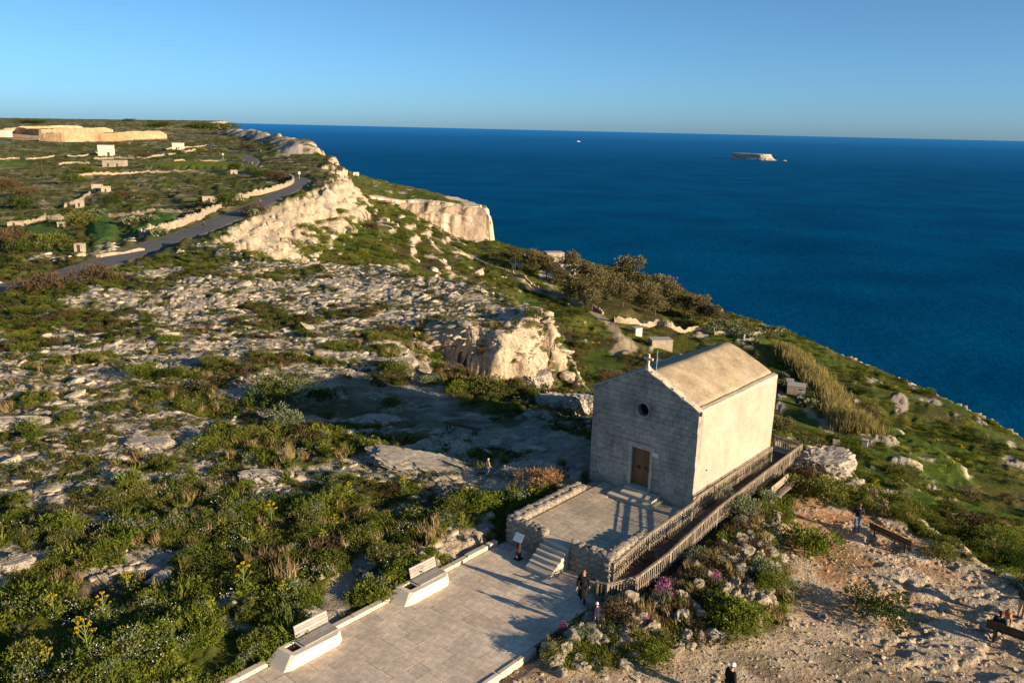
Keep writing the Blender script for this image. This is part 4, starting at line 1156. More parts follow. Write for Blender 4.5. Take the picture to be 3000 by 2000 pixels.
def proto(name, me):
    return bpy.data.objects.new(name, me)       # never linked: only the scatter below draws it
def scatter(name, label, meshes, pts, scl, rz, kind="stuff", tilt=.15):
    """one object of uncountable small plants or stones, drawn at the given points"""
    pts = np.asarray(pts)
    me = bpy.data.meshes.new(name)
    me.vertices.add(len(pts)); me.vertices.foreach_set("co", pts.astype(np.float32).ravel())
    n = len(pts)
    rot = np.column_stack([nrg.normal(0, tilt, n), nrg.normal(0, tilt, n), rz]).astype(np.float32)
    a = me.attributes.new("turn", 'FLOAT_VECTOR', 'POINT'); a.data.foreach_set("vector", rot.ravel())
    sc = scl if getattr(scl, 'ndim', 1) == 2 else np.column_stack([scl * nrg.uniform(.85, 1.15, n), scl * nrg.uniform(.85, 1.15, n), scl * nrg.uniform(.8, 1.2, n)])
    a = me.attributes.new("size", 'FLOAT_VECTOR', 'POINT'); a.data.foreach_set("vector", sc.astype(np.float32).ravel())
    a = me.attributes.new("pick", 'INT', 'POINT'); a.data.foreach_set("value", nrg.integers(0, len(meshes), n).astype(np.int32))
    o = obj(name, me); tag(o, label, None, None, kind)
    ng = bpy.data.node_groups.new(name, 'GeometryNodeTree')
    ng.interface.new_socket("Geometry", in_out='INPUT', socket_type='NodeSocketGeometry'); ng.interface.new_socket("Geometry", in_out='OUTPUT', socket_type='NodeSocketGeometry')
    N = ng.nodes; gi = N.new("NodeGroupInput"); go = N.new("NodeGroupOutput")
    m2p = N.new("GeometryNodeMeshToPoints"); iop = N.new("GeometryNodeInstanceOnPoints"); g2i = N.new("GeometryNodeGeometryToInstance")
    ng.links.new(gi.outputs[0], m2p.inputs[0]); ng.links.new(m2p.outputs[0], iop.inputs['Points'])
    for k, m_ in reversed(list(enumerate(meshes))):
        oi = N.new("GeometryNodeObjectInfo"); oi.inputs['Object'].default_value = proto(name, m_); oi.inputs['As Instance'].default_value = True
        ng.links.new(oi.outputs['Geometry'], g2i.inputs[0])
    # joined input order is not fixed, every variant is picked at random anyway
    ng.links.new(g2i.outputs[0], iop.inputs['Instance'])
    if len(meshes) > 1: pass
    def att(nm, t):
        q = N.new("GeometryNodeInputNamedAttribute"); q.data_type = t; q.inputs[0].default_value = nm; return q
    ng.links.new(att("turn", 'FLOAT_VECTOR').outputs[0], iop.inputs['Rotation'])
    ng.links.new(att("size", 'FLOAT_VECTOR').outputs[0], iop.inputs['Scale'])
    if len(meshes) > 1:
        iop.inputs['Pick Instance'].default_value = True
        ng.links.new(att("pick", 'INT').outputs[0], iop.inputs['Instance Index'])
    ng.links.new(iop.outputs[0], go.inputs[0])
    md = o.modifiers.new("scatter", 'NODES'); md.node_group = ng
    return o

VEGA = (veg * (1 - pale) * (1 - field) * (1 - roadm)).reshape(NR, NC)
ROCKA = rock.reshape(NR, NC); LUSH = lush.reshape(NR, NC); SA = S.reshape(NR, NC); CA = C.reshape(NR, NC); GA = grav.reshape(NR, NC)
GDA = gard.reshape(NR, NC); ST = STEEP.reshape(NR, NC); FA = np.maximum(field, roadm).reshape(NR, NC); DI = dirt.reshape(NR, NC)
def lk(a2, x, y): return lookup(a2, x, y)
def in_built(x, y):
    a, b = xy2ab(x, y)
    return ((a > -7.0) & (a < .75) & (b < -7.2)) | ((a > -6.75) & (a < 1.95) & (b > -8.9) & (b < .3)) | ((a > -6.95) & (a < 1.9) & (b > -.1) & (b < 12.2)) | ((a > -.2) & (a < 2) & (b < -7) & (b > -9.4))
def cand(n, r0, r1, p=1.0):
    """random places, thinning out with distance"""
    u = nrg.random(n)
    if p == 1.0: r = r0 * (r1 / r0) ** u
    else: r = (r0 ** p + u * (r1 ** p - r0 ** p)) ** (1 / p)
    a = nrg.uniform(R(-38), R(37), n)
    return np.sin(a) * r, np.cos(a) * r, r
def put(x, y, sink=.05):
    return np.column_stack([x, y, gz(x, y) - sink])

fern = [fern_mesh("herb", L_fern), fern_mesh("herb", L_herb, 30, .5), shrub_mesh("herb", L_herb, 460, 8, .7, .085, .6), tuft_mesh("herb", L_herb, 70, .65, .22, .7, .03), shrub_mesh("herb", L_olive, 460, 8, .6, .08, .5), shrub_mesh("herb", L_grey, 380, 7, .6, .07, .5), fern_mesh("herb", L_fern, 30, .7)]
low = [shrub_mesh("shrub", L_olive, 380, 8, .62, .085), shrub_mesh("shrub", L_dark, 380, 7, .7, .085), shrub_mesh("shrub", L_olive, 340, 7, .5, .08), shrub_mesh("shrub", L_herb, 360, 8, .6, .09)]
heath = [shrub_mesh("heath", L_brown, 200, 6, .6, .12, .35), shrub_mesh("heath", L_dark, 160, 5, .6, .12)]
dry = [tuft_mesh("grass", L_dry, 44, .65, .18, .5, .022), tuft_mesh("grass", L_olive, 44, .5, .2, .7, .03)]

# rich herbs on the left of the square
x, y, r = cand(30000, 24, 66, 1.6)
ok = (nrg.random(len(x)) < lk(VEGA, x, y) * (.06 + .94 * lk(LUSH, x, y))) & ~in_built(x, y) & (lk(GA, x, y) < .1)
cl_ = fbm(x / 2.2, y / 2.2, 3, 511)
ok &= nrg.random(len(x)) < sstep(.42, .56, cl_) * .95 + .05
x, y, r = x[ok][:9500], y[ok][:9500], r[ok][:9500]; cl_ = cl_[ok][:9500]
scatter("herb_cover", "dense fresh green herbs covering the ground left of the square", fern, put(x, y), nrg.uniform(.5, .95, len(x)) * (.6 + .9 * sstep(.4, .7, cl_)), nrg.uniform(0, 6.28, len(x)))
# low scrub of the rocky plateau
x, y, r = cand(60000, 40, 150, 1.0)
vg_ = lk(VEGA, x, y)
ok = (nrg.random(len(x)) < vg_ ** 1.5 * .9) & ~in_built(x, y) & (lk(GA, x, y) < .1) & (lk(SA, x, y) > -3) & (nrg.random(len(x)) < sstep(.40, .55, fbm(x / 3.2, y / 3.2, 3, 513)))
x, y, r = x[ok][:11000], y[ok][:11000], r[ok][:11000]
scatter("low_scrub", "low olive green scrub growing between the bare limestone", low, put(x, y), nrg.uniform(.32, .8, len(x)) * (1 + .15 * sstep(80, 140, r)), nrg.uniform(0, 6.28, len(x)))
x, y, r = cand(22000, 60, 260, 1.0)
ok = (nrg.random(len(x)) < lk(VEGA, x, y)) & (lk(SA, x, y) > 1) & (fbm(x / 14, y / 14, 3, 515) > .53) & (lk(GA, x, y) < .1)
x, y, r = x[ok][:4500], y[ok][:4500], r[ok][:4500]
scatter("brown_heath", "dark brown heath in patches on the plateau", heath, put(x, y), nrg.uniform(.6, 1.2, len(x)) * (1 + .5 * sstep(100, 220, r)), nrg.uniform(0, 6.28, len(x)))
x, y, r = cand(9000, 26, 90, 1.3)
ok = (nrg.random(len(x)) < lk(VEGA, x, y)) & ~in_built(x, y) & (lk(GA, x, y) < .3) & (fbm(x / 4, y / 4, 2, 517) > .5)
x, y, r = x[ok][:2200], y[ok][:2200], r[ok][:2200]
scatter("dry_grass", "dry straw grass tufts among the scrub", dry, put(x, y), nrg.uniform(.6, 1.2, len(x)), nrg.uniform(0, 6.28, len(x)))
# scrub of the fields beyond the road
x, y, r = cand(34000, 130, 900, .8)
ok = (lk(SA, x, y) > 4) & (x < -60) & (lk(FA, x, y) < .2) & (nrg.random(len(x)) < sstep(.44, .62, fbm(x / (14 + r / 60), y / (14 + r / 60), 3, 519)))
x, y, r = x[ok][:5500], y[ok][:5500], r[ok][:5500]
scatter("field_scrub", "dark scrub and hedges across the far fields", low[:3] + heath, put(x, y), np.column_stack([nrg.uniform(.9, 2.0, len(x)), nrg.uniform(.9, 2.0, len(x)), nrg.uniform(.35, .8, len(x))]) * (1 + .8 * sstep(250, 800, r))[:, None], nrg.uniform(0, 6.28, len(x)))
# undercliff
x, y, r = cand(60000, 55, 520, .9)
s_ = lk(SA, x, y); c_ = lk(CA, x, y)
ok = (s_ < -2) & (c_ > -1) & (x > -80) & (lk(FA, x, y) < .25) & (nrg.random(len(x)) < .85 * (1 - lk(ROCKA, x, y))) & (nrg.random(len(x)) < sstep(.38, .55, fbm(x / 9, y / 9, 3, 521)))
x, y, r = x[ok][:16500], y[ok][:16500], r[ok][:16500]
hue = fbm(x / 20, y / 20, 2, 523)
for nm, lb, ms, sel in (("slope_scrub", "green scrub blanketing the slope below the cliff", [low[0], low[3], low[1]], hue < .55), ("slope_heath", "brown and dark scrub patches on the slope below the cliff", heath + [low[1]], hue >= .55)):
    scatter(nm, lb, ms, put(x[sel], y[sel], .1), np.column_stack([nrg.uniform(.8, 1.9, sel.sum()), nrg.uniform(.8, 1.9, sel.sum()), nrg.uniform(.5, 1.3, sel.sum())]) * (1 + .5 * sstep(150, 350, r[sel]))[:, None], nrg.uniform(0, 6.28, sel.sum()))
# yellow spring flowers scattered
yl = leaf_cards("flowers", unit(26, .1) * np.array([.3, .3, .25]) + np.array([0, 0, .15]), unit(26, .1), nrg.uniform(.06, .1, 26), L_yel, aspect=.9)
x, y, r = cand(16000, 26, 420, .8)
und = lk(SA, x, y) < -3
ok = (lk(CA, x, y) > 0) & (lk(VEGA, x, y) > .6) & ~in_built(x, y) & (lk(GA, x, y) < .1) & (fbm(x / 11, y / 11, 2, 525) > np.where(und, .56, .62)) & (und | (nrg.random(len(x)) < .35))
x, y, r = x[ok][:650], y[ok][:650], r[ok][:650]
scatter("yellow_flowers", "small yellow flowers dotted through the scrub", [yl], put(x, y, -.25), nrg.uniform(.5, 1.0, len(x)) * (1 + .7 * sstep(60, 250, r)), nrg.uniform(0, 6.28, len(x)))
wl = leaf_cards("flowers", unit(14, .1) * np.array([.3, .3, .3]) + np.array([0, 0, .2]), unit(14, .1), nrg.uniform(.03, .05, 14), L_white, aspect=1)
x, y, r = cand(9000, 24, 70, 1.2)
ok = (lk(VEGA, x, y) > .6) & ~in_built(x, y) & (lk(GA, x, y) < .1) & (fbm(x / 3, y / 3, 2, 527) > .52)
x, y = x[ok][:320], y[ok][:320]
scatter("white_flowers", "tiny white flowers among the herbs", [wl], put(x, y, -.3), nrg.uniform(.7, 1.2, len(x)), nrg.uniform(0, 6.28, len(x)))

# tufts rooted in the joints of the limestone and on the ledges of the crags
tiny = [shrub_mesh("tuft", L_olive, 90, 4, .5, .14, .4), shrub_mesh("tuft", L_dark, 90, 4, .5, .14, .4), shrub_mesh("tuft", L_brown, 90, 4, .45, .14, .3), tuft_mesh("tuft", L_olive, 40, .5, .25, .9, .04)]
x, y, r = cand(60000, 42, 160, 1.0)
ok = (lk(ROCKA, x, y) > .15) & ~in_built(x, y) & (lk(GA, x, y) < .1) & (lk(SA, x, y) > -4) & (nrg.random(len(x)) < .15 + .75 * sstep(.46, .62, fbm(x / 5, y / 2.6, 3, 551))) & (lk(DI, x, y) < .3)
x, y, r = x[ok][:7500], y[ok][:7500], r[ok][:7500]
scatter("crevice_tufts", "small scrub tufts rooted in the joints of the limestone", tiny, put(x, y), np.column_stack([nrg.uniform(.4, 1.1, len(x)), nrg.uniform(.4, .9, len(x)), nrg.uniform(.3, .65, len(x))]) * (1 + .35 * sstep(80, 140, r))[:, None], nrg.uniform(0, 6.28, len(x)))
x, y, r = cand(60000, 60, 430, .9)
ok = (lk(ST, x, y) > .45) & (lk(SA, x, y) < 3) & (lk(SA, x, y) > -26) & ((y < 150) | (lk(SA, x, y) < -6.5)) & (nrg.random(len(x)) < sstep(.44, .6, fbm(x / 7, y / 7, 3, 553)))
x, y, r = x[ok][:2600], y[ok][:2600], r[ok][:2600]
scatter("ledge_scrub", "scrub growing on the ledges of the crags", low, put(x, y), nrg.uniform(.8, 1.7, len(x)) * (1 + .8 * sstep(120, 220, r)), nrg.uniform(0, 6.28, len(x)))

# loose stones everywhere on the limestone
M['karst'] = mat_noise("pale_karst_limestone", [(.28, .25, .215), (.44, .38, .30), (.54, .455, .345)], 1.2, .95, .1, .8, 9, .06, fine=7, rand=.12)
KR = [rock_mesh("karst_stone", M['karst'], 2, .34, .62, 20 + k) for k in range(6)]
x, y, r = cand(70000, 30, 190, .9)
ok = (nrg.random(len(x)) < lk(ROCKA, x, y) * .75) & ~in_built(x, y) & (lk(SA, x, y) > -8) & (lk(GA, x, y) < .3) & (lk(GDA, x, y) < .3) & (lk(DI, x, y) < .35)
x, y, r = x[ok][:10500], y[ok][:10500], r[ok][:10500]
s_ = nrg.gamma(2.2, .17, len(x)) * (.75 + .75 * sstep(50, 120, r)); s_ = np.clip(s_, .12, 1.5)
scatter("loose_stones", "broken limestone fragments strewn over the karst plateau", KR, put(x, y, .0) - np.column_stack([0 * x, 0 * x, s_ * .12]), np.column_stack([s_ * nrg.uniform(1.0, 2.2, len(x)), s_ * nrg.uniform(.8, 1.2, len(x)), s_ * nrg.uniform(.5, .95, len(x))]), nrg.normal(0, .5, len(x)), tilt=.22)
x, y, r = cand(26000, 26, 62, 1.5)
ok = (lk(GA, x, y) > .5) & ~in_built(x, y) & (lk(SA, x, y) > .2)
x, y, r = x[ok][:2700], y[ok][:2700], r[ok][:2700]
a_, b_ = xy2ab(x, y)
s_ = nrg.gamma(1.6, .035, len(x)) + .03 + .16 * nrg.random(len(x)) ** 3 * sstep(9, 12, a_ + .3 * (b_ + 5)) + .1 * nrg.random(len(x)) ** 4
M['pebble'] = mat_noise("tan_stone_chips", [(.30, .235, .165), (.44, .35, .25), (.54, .44, .33)], 1.2, .95, .1, rand=.15)
PB = [rock_mesh("pebble", M['pebble'], 1, .3, .7, 40 + k) for k in range(4)]
scatter("pebbles", "pebbles and stone chips on the gravel ground", PB, put(x, y, 0), np.column_stack([s_ * 1.3, s_, s_ * .8]), nrg.uniform(0, 6.28, len(x)), tilt=.3)
# boulders on the undercliff slopes and crags
x, y, r = cand(9000, 70, 480, .8)
s_m = lk(SA, x, y)
ok = (s_m < 1) & (s_m > -60) & (lk(CA, x, y) > 2) & (fbm(x / 15, y / 15, 3, 531) > .50) & (nrg.random(len(x)) < .35 + .6 * sstep(-25, -3, s_m)) & (lk(FA, x, y) < .3)
sel_ = ok & (nrg.random(len(x)) < np.where((r < 230) & (x > 15), .25, 1)); x, y, r = x[sel_][:1500], y[sel_][:1500], r[sel_][:1500]
s_ = np.clip(nrg.gamma(2.0, .55, len(x)), .3, 4.0) * (.6 + .6 * sstep(100, 250, r))
scatter("slope_boulders", "fallen pale boulders on the slope under the crags", KR, put(x, y, 0), np.column_stack([s_ * 1.1, s_, s_ * 1.1]), nrg.uniform(0, 6.28, len(x)), tilt=.4)
# ---------------------------------------------------------------- boulders of the rock garden and beside the square
M['outcrop'] = mat_noise("grey_lichened_outcrop", [(.20, .185, .16), (.36, .32, .27), (.48, .42, .34)], 2.2, .95, .1, .9, 6, .09, fine=6)
M['boulder'] = mat_noise("warm_limestone_boulder", [(.17, .145, .11), (.30, .255, .19), (.42, .36, .27)], 2.0, .95, .1, .9, 7, .07, fine=9, rand=.14)
BD = [rock_mesh("boulder", M['boulder'], 3, .62, .85, 60 + k) for k in range(8)]
def outcrop_mesh(name, seed):
    bm = bmesh.new(); bmesh.ops.create_icosphere(bm, subdivisions=5, radius=.5)
    P = np.array([v_.co[:] for v_ in bm.verts]); D = P / .5
    n1_ = fbm(D[:, 0] * 1.5 + D[:, 2] * .9 + seed * 7.1, D[:, 1] * 1.5 - D[:, 2] * .7, 3, 700 + seed) - .5
    n2_ = fbm(D[:, 0] * 5 + D[:, 2] * 4 + seed, D[:, 1] * 5 - D[:, 2] * 3, 4, 720 + seed, .6) - .5
    f1_, f2_, _c = worley(D[:, 0] * 3.2 + D[:, 2] * 1.3 + 9 * seed, D[:, 1] * 3.2 + D[:, 2] * 1.9, 740 + seed)
    k = 1 + n1_ * 1.0 + n2_ * .42 - .16 * sstep(.16, .0, f2_ - f1_)
    Q = D * .5 * k[:, None]
    z = Q[:, 2]; st = .13; fz = z / st; z = (np.floor(fz) + sstep(.15, .85, fz - np.floor(fz))) * st * .7 + z * .3
    Q[:, 2] = np.minimum(z, .34 + .12 * n2_)
    for v_, q_ in zip(bm.verts, Q): v_.co = q_
    me = bpy.data.meshes.new(name); bm.to_mesh(me); bm.free(); me.materials.append(M['outcrop'])
    return me
OC = [outcrop_mesh("rock_outcrop", s) for s in range(4)]
def boulder(x, y, s, label, group, sink=.28):
    o = obj("boulder", BD[rng.randrange(8)], None, (x, y, gz1(x, y) + s * (.36 - sink)), (U(-.4, .4), U(-.4, .4), U(0, 6.28)), (s * U(.9, 1.35), s * U(.8, 1.1), s * U(.75, 1.1)))
    return tag(o, label, "boulder", group)
GL = "cream limestone boulder in the planted rock garden between picket fence and gravel"
n = 0
def garden_label(a, b):
    return "cream limestone boulder in the rock garden, " + ("at the tip beside the square" if b < -12.2 else "in the pile beside the red path" if b > -4.5 and a > 3 else "close under the picket fence" if a < 2.6 else "along the gravel edge")
for _ in range(6000):
    a, b = U(.3, 7.2), U(-14.8, 4)
    x, y = ab2xy(a, b)
    if not inside(np.array([x]), np.array([y]), GARDEN)[0]: continue
    d_edge = float(sdist(np.array([x]), np.array([y]), GARDEN)[0])
    dens = .9 if b < -9.5 else .14
    if d_edge < .7: dens = .5
    if a > 3.4 and -4.5 < b < 1.0: dens = .75
    if U(0, 1) > dens * .5: continue
    boulder(x, y, (U(.30, .70) + (.25 if U(0, 1) > .8 else 0)), garden_label(a, b), "boulders of the rock garden"); n += 1
    if n >= 235: break
for (q, s) in (((4.9, -10.6), .72), ((3.9, -12.4), .62), ((2.3, -14.5), .6), ((1.0, -10.6), .75), ((.55, -9.9), .6), ((2.6, -9.3), .62), ((7.6, -4.6), .5), ((8.6, -3.1), .55)):
    x, y = ab2xy(*q); boulder(x, y, s, garden_label(*q).replace("cream", "large cream"), "boulders of the rock garden")
x, y, r = cand(30000, 27, 50, 1.5)
a_, b_ = xy2ab(x, y)
ok = (lk(GDA, x, y) > .6) & ~in_built(x, y) & (nrg.random(len(x)) < .25 + .75 * sstep(.42, .56, fbm(x / 1.6, y / 1.6, 3, 561)))
x, y = x[ok][:560], y[ok][:560]
mixg = fbm(x / 2.4, y / 2.4, 2, 563)
for nm, lb, ms, sel in (("garden_herbs", "mixed green herbs between the rock garden boulders", fern + low, mixg < .54), ("garden_twigs", "dry brown twiggy plants between the rock garden boulders", heath[:1] + dry, mixg >= .54)):
    scatter(nm, lb, ms, put(x[sel], y[sel]), nrg.uniform(.4, .85, sel.sum()), nrg.uniform(0, 6.28, sel.sum()))
SLB = None
k = 0
for _ in range(900):
    a, b = U(-10.6, -7.1), U(-17.5, -5.5)
    x, y = ab2xy(a, b)
    if math.hypot(x + 7.8, y - 34.2) < .9 or fbm(np.array([a * .7]), np.array([b * .7]), 2, 601)[0] < .52: continue
    boulder(x, y, U(.25, .62), "rough limestone boulder among herbs left of the kerb, " + ("between the two stone benches" if b < -15.5 else "behind the upper stone bench" if b < -11.5 else "towards the terrace wall"), "boulders left of the square"); k += 1
    if k >= 58: break
def crag_rock(px, w, d, h, label, rz=0.0, lift=.1, mesh=None):
    x, y = px
    o = obj("rock_outcrop", mesh or OC[rng.randrange(4)], None, (x, y, gz1(x, y) + h * lift), (U(-.1, .1), U(-.1, .1), rz), (w, d, h)); return tag(o, label, "rock")
for q, w, d, h, lb in (((19.7, 49.2), 3.9, 2.6, 1.9, "large pale rock outcrop just beyond the end of the ramp fence"),
                       ((0.3, 48.0), 2.4, 1.1, 1.0, "low flat-topped rock beside the child hiker on the path"),
                       ((-5.8, 49.4), 6.5, 2.8, 1.1, "broad rock hump with yellow flowers left of the hiker"),
                       ((-14.4, 46.8), 3.2, 1.8, 1.0, "bluish shaded rock hump among herbs left of the yellow flowers"),
                       ((-23.7, 51.5), 3.4, 1.6, 1.1, "sunlit rounded rock slab in green scrub at left"),
                       ((-33.6, 54.8), 4.5, 2.0, 1.1, "pale rock ledge at the left picture edge"),
                       ((-23.4, 35.8), 1.8, 1.2, .8, "cream rock beside the dark hollow at far left"),
                       ((-9.7, 71.9), 2.6, 1.8, 1.8, "rounded rock half grown over beside the footpath gully"),
                       ((2.2, 80.5), 3.4, 2.4, 2.4, "lumpy pale rock at the foot of the crag"),
                       ((5.4, 59.0), 2.8, 2.2, 2.6, "sunlit rock just left of the chapel's rear corner"),
                       ((3.1, 60.9), 2.6, 1.8, 1.5, "bright low rock on the shadow's edge behind the chapel"),
                       ((-9.5, 57.2), 3.4, 1.4, .8, "flat rock lying inside the chapel's shadow")):
    crag_rock(q, w, d, h, lb, U(-.3, .5))

# ---------------------------------------------------------------- individual shrubs
SHB = {'green': [shrub_mesh("shrub", L_herb, 2200, 18, .8, .062, .55, spread=.5) for _ in range(2)], 'olive': [shrub_mesh("shrub", L_olive, 2200, 18, .75, .058, spread=.5) for _ in range(2)],
       'dark': [shrub_mesh("shrub", L_dark, 2200, 18, .75, .058, spread=.5) for _ in range(2)], 'grey': [shrub_mesh("shrub", L_grey, 2200, 18, .8, .058, .5, spread=.45) for _ in range(2)],
       'brown': [shrub_mesh("shrub", L_brown, 2200, 18, .75, .08, .3, spread=.5) for _ in range(2)], 'rust': [shrub_mesh("shrub", L_rust, 2600, 16, .85, .10, .14, spread=.42, up=.8)],
       'tree': [shrub_mesh("shrub", L_tree, 2200, 18, .85, .065, spread=.45) for _ in range(2)]}
def shrub(x, y, s, kind, label, group=None, h=1.0, name="shrub"):
    o = obj(name, SHB[kind][rng.randrange(len(SHB[kind]))], None, (x, y, gz1(x, y) - .06 * s), (0, 0, U(0, 6.28)), (s, s * U(.85, 1.15), s * h))
    return tag(o, label, "shrub", group)
for q, s, kd, lb in (((2.0, 45.5), 1.75, 'rust', "rounded tan dry bush beside the terrace's left wall"),
                     ((12.6, 41.9), 2.0, 'grey', "grey-green bushy shrub against the outer picket fence"),
                     ((15.7, 39.5), 2.2, 'green', "tall green shrub beside the red earth path"),
                     ((18.2, 45.2), 2.3, 'olive', "green shrub clump under the large outcrop by the path"),
                     ((17.1, 34.2), 1.75, 'dark', "lone dark green mat shrub on the gravel"),
                     ((9.5, 37.8), 1.3, 'grey', "small grey shrub below the picket fence, next to boulders"),
                     ((7.4, 37.3), 1.5, 'brown', "dark reddish-brown bush below the outer picket fence"),
                     ((10.4, 33.1), 1.9, 'green', "wide green bush at the gravel edge of the rock garden"),
                     ((9.6, 34.4), 1.1, 'dark', "dark green bush in the middle of the rock garden"),
                     ((12.3, 35.7), 1.3, 'green', "bright green bush on the gravel side of the rock garden"),
                     ((3.2, 31.6), .8, 'grey', "silvery small shrub among the lowest garden boulders"),
                     ((5.1, 32.6), 1.3, 'brown', "brown twiggy bush between the garden boulders"),
                     ((6.0, 30.4), 1.2, 'green', "green tuft at the bottom edge of the rock garden"),
                     ((2.0, 30.2), .9, 'olive', "olive tuft at the lower left tip of the rock garden"),
                     ((4.6, 35.2), 1.0, 'green', "green shrub under the fence corner"),
                     ((-15.7, 55.8), 2.0, 'grey', "silver-green shrub on the edge of the chapel's shadow"),
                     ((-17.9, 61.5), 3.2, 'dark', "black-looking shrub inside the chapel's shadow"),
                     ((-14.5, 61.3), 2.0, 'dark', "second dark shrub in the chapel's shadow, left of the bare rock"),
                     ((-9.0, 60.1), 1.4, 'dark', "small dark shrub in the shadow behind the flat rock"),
                     ((-10.1, 69.0), 2.2, 'olive', "round olive bush against the half-buried rock by the gully"),
                     ((-7.0, 66.9), 1.3, 'grey', "pale round bush on the sunlit path corner"),
                     ((-1.5, 65.0), 2.4, 'olive', "yellow-green bush under the crag"),
                     ((-4.3, 64.9), 1.8, 'green', "green bush at the crag's foot, next to the path"),
                     ((4.0, 57.6), 1.3, 'dark', "dark round bush on the shadow's edge near the chapel"),
                     ((-30.8, 67.3), 2.0, 'green', "bright green bush alone on the pale karst at left"),
                     ((-56.2, 110.0), 4.2, 'brown', "big brown bush at the near edge of the road"),
                     ((-59.3, 103.4), 4.0, 'brown', "dark brown bush between the road and the karst, far left"),
                     ((6.2, 48.6), 1.0, 'brown', "low dark plant at the chapel's front left corner"),
                     ((20.3, 44.1), 1.2, 'olive', "olive bush at the cliff edge by the standing woman"),
                     ((22.7, 39.5), 1.3, 'olive', "bush hanging over the cliff edge right of the path bench"),
                     ((40.6, 64.6), 1.4, 'green', "green bush on the cliff edge near the right border"),
                     ((13.2, 32.1), .1, 'green', "tiny green weed in the gravel")):
    shrub(q[0], q[1], s, kd, lb)
x, y = ab2xy(-6.15, .12)
shrub(x, y, .9, 'brown', "dark straggly plant growing against the chapel front, left of the door", h=.9)
# many look-alike shrubs
k = 0
x, y, r = cand(5000, 36, 125, 1.0)
ok = (lk(VEGA, x, y) > .5) & ~in_built(x, y) & (lk(GA, x, y) < .1) & (lk(SA, x, y) > 1.5) & (fbm(x / 6, y / 6, 3, 541) > .5)
for X_, Y_, R_ in list(zip(x[ok], y[ok], r[ok]))[:115]:
    kd = rng.choice(['olive', 'olive', 'dark', 'green', 'brown'])
    shrub(X_, Y_, U(.9, 1.7) * (1 + .3 * (R_ > 85)), kd, "low %s shrub on the plateau, %s" % ({"olive": "olive-coloured", "dark": "dark green", "green": "fresh green", "brown": "brown"}[kd], "close behind the herbs" if R_ < 62 else "on the middle rock shelves" if R_ < 90 else "on the far shelves below the road"), "wild shrubs of the plateau", h=.75)
x, y, r = cand(9000, 70, 430, .9)
ok = (lk(SA, x, y) < -5) & (lk(CA, x, y) > 3) & (lk(FA, x, y) < .2) & (fbm(x / 12, y / 12, 3, 543) > .49)
for X_, Y_, R_ in list(zip(x[ok], y[ok], r[ok]))[:125]:
    kd = rng.choice(['olive', 'dark', 'green', 'brown', 'tree', 'olive'])
    shrub(X_, Y_, U(1.8, 3.8), kd, "bushy %s shrub on the %s slope below the cliff" % ({"olive": "olive-coloured", "dark": "dark green", "green": "fresh green", "brown": "brown", "tree": "dusty tan-green"}[kd], "near grassy" if R_ < 140 else "terraced middle" if R_ < 240 else "far tree-lined"), "wild shrubs of the slope", h=.85)

# ---------------------------------------------------------------- giant fennel with yellow heads
HEADS = [(0, 0, .12), (.6, .14, 0), (2.0, .15, -.03), (3.2, .13, .04), (4.4, .16, -.06), (5.5, .14, .02), (1.2, .2, -.2), (4.0, .2, -.24)]
FH = leaf_cards("flower_head", unit(26, .0) * .062 * np.array([1, 1, .6]), unit(26, -.3), nrg.uniform(.03, .055, 26), L_yel, aspect=.9)
sm_ = MB(); sm_.tube([(0, 0, 0), (.02, .01, .5), (0, 0, 1.1)], [.02, .016, .01], 5)
for a, rr, z in [(.6, .14, 0), (2.0, .15, -.03), (3.2, .13, .04), (4.4, .16, -.06), (5.5, .14, .02), (1.2, .2, -.2), (4.0, .2, -.24)]:
    sm_.tube([(0, 0, .75 + z), (math.cos(a) * rr, math.sin(a) * rr, 1.0 + z)], [.01, .007], 4)
FS = sm_.mesh("stem", mat_noise("green_stem", [(.12, .16, .04), (.2, .22, .07)], 5, .8))
FL = fern_mesh("foliage", L_fern, 26, .6)
def fennel(q, s, label, group):
    x, y = q
    r_ = tag(empty("giant_fennel", (x, y, gz1(x, y)), U(0, 6.28)), label, "plant", group)
    obj("stem", FS, r_, scale=(s, s, s)); [obj("flower_head", FH, r_, (math.cos(a) * rr * s, math.sin(a) * rr * s, (1.0 + z) * s), (0, 0, U(0, 6)), (s * U(.5, .85),) * 3) for a, rr, z in HEADS]; obj("foliage", FL, r_, scale=(s * 1.1, s * 1.1, s))
    return r_
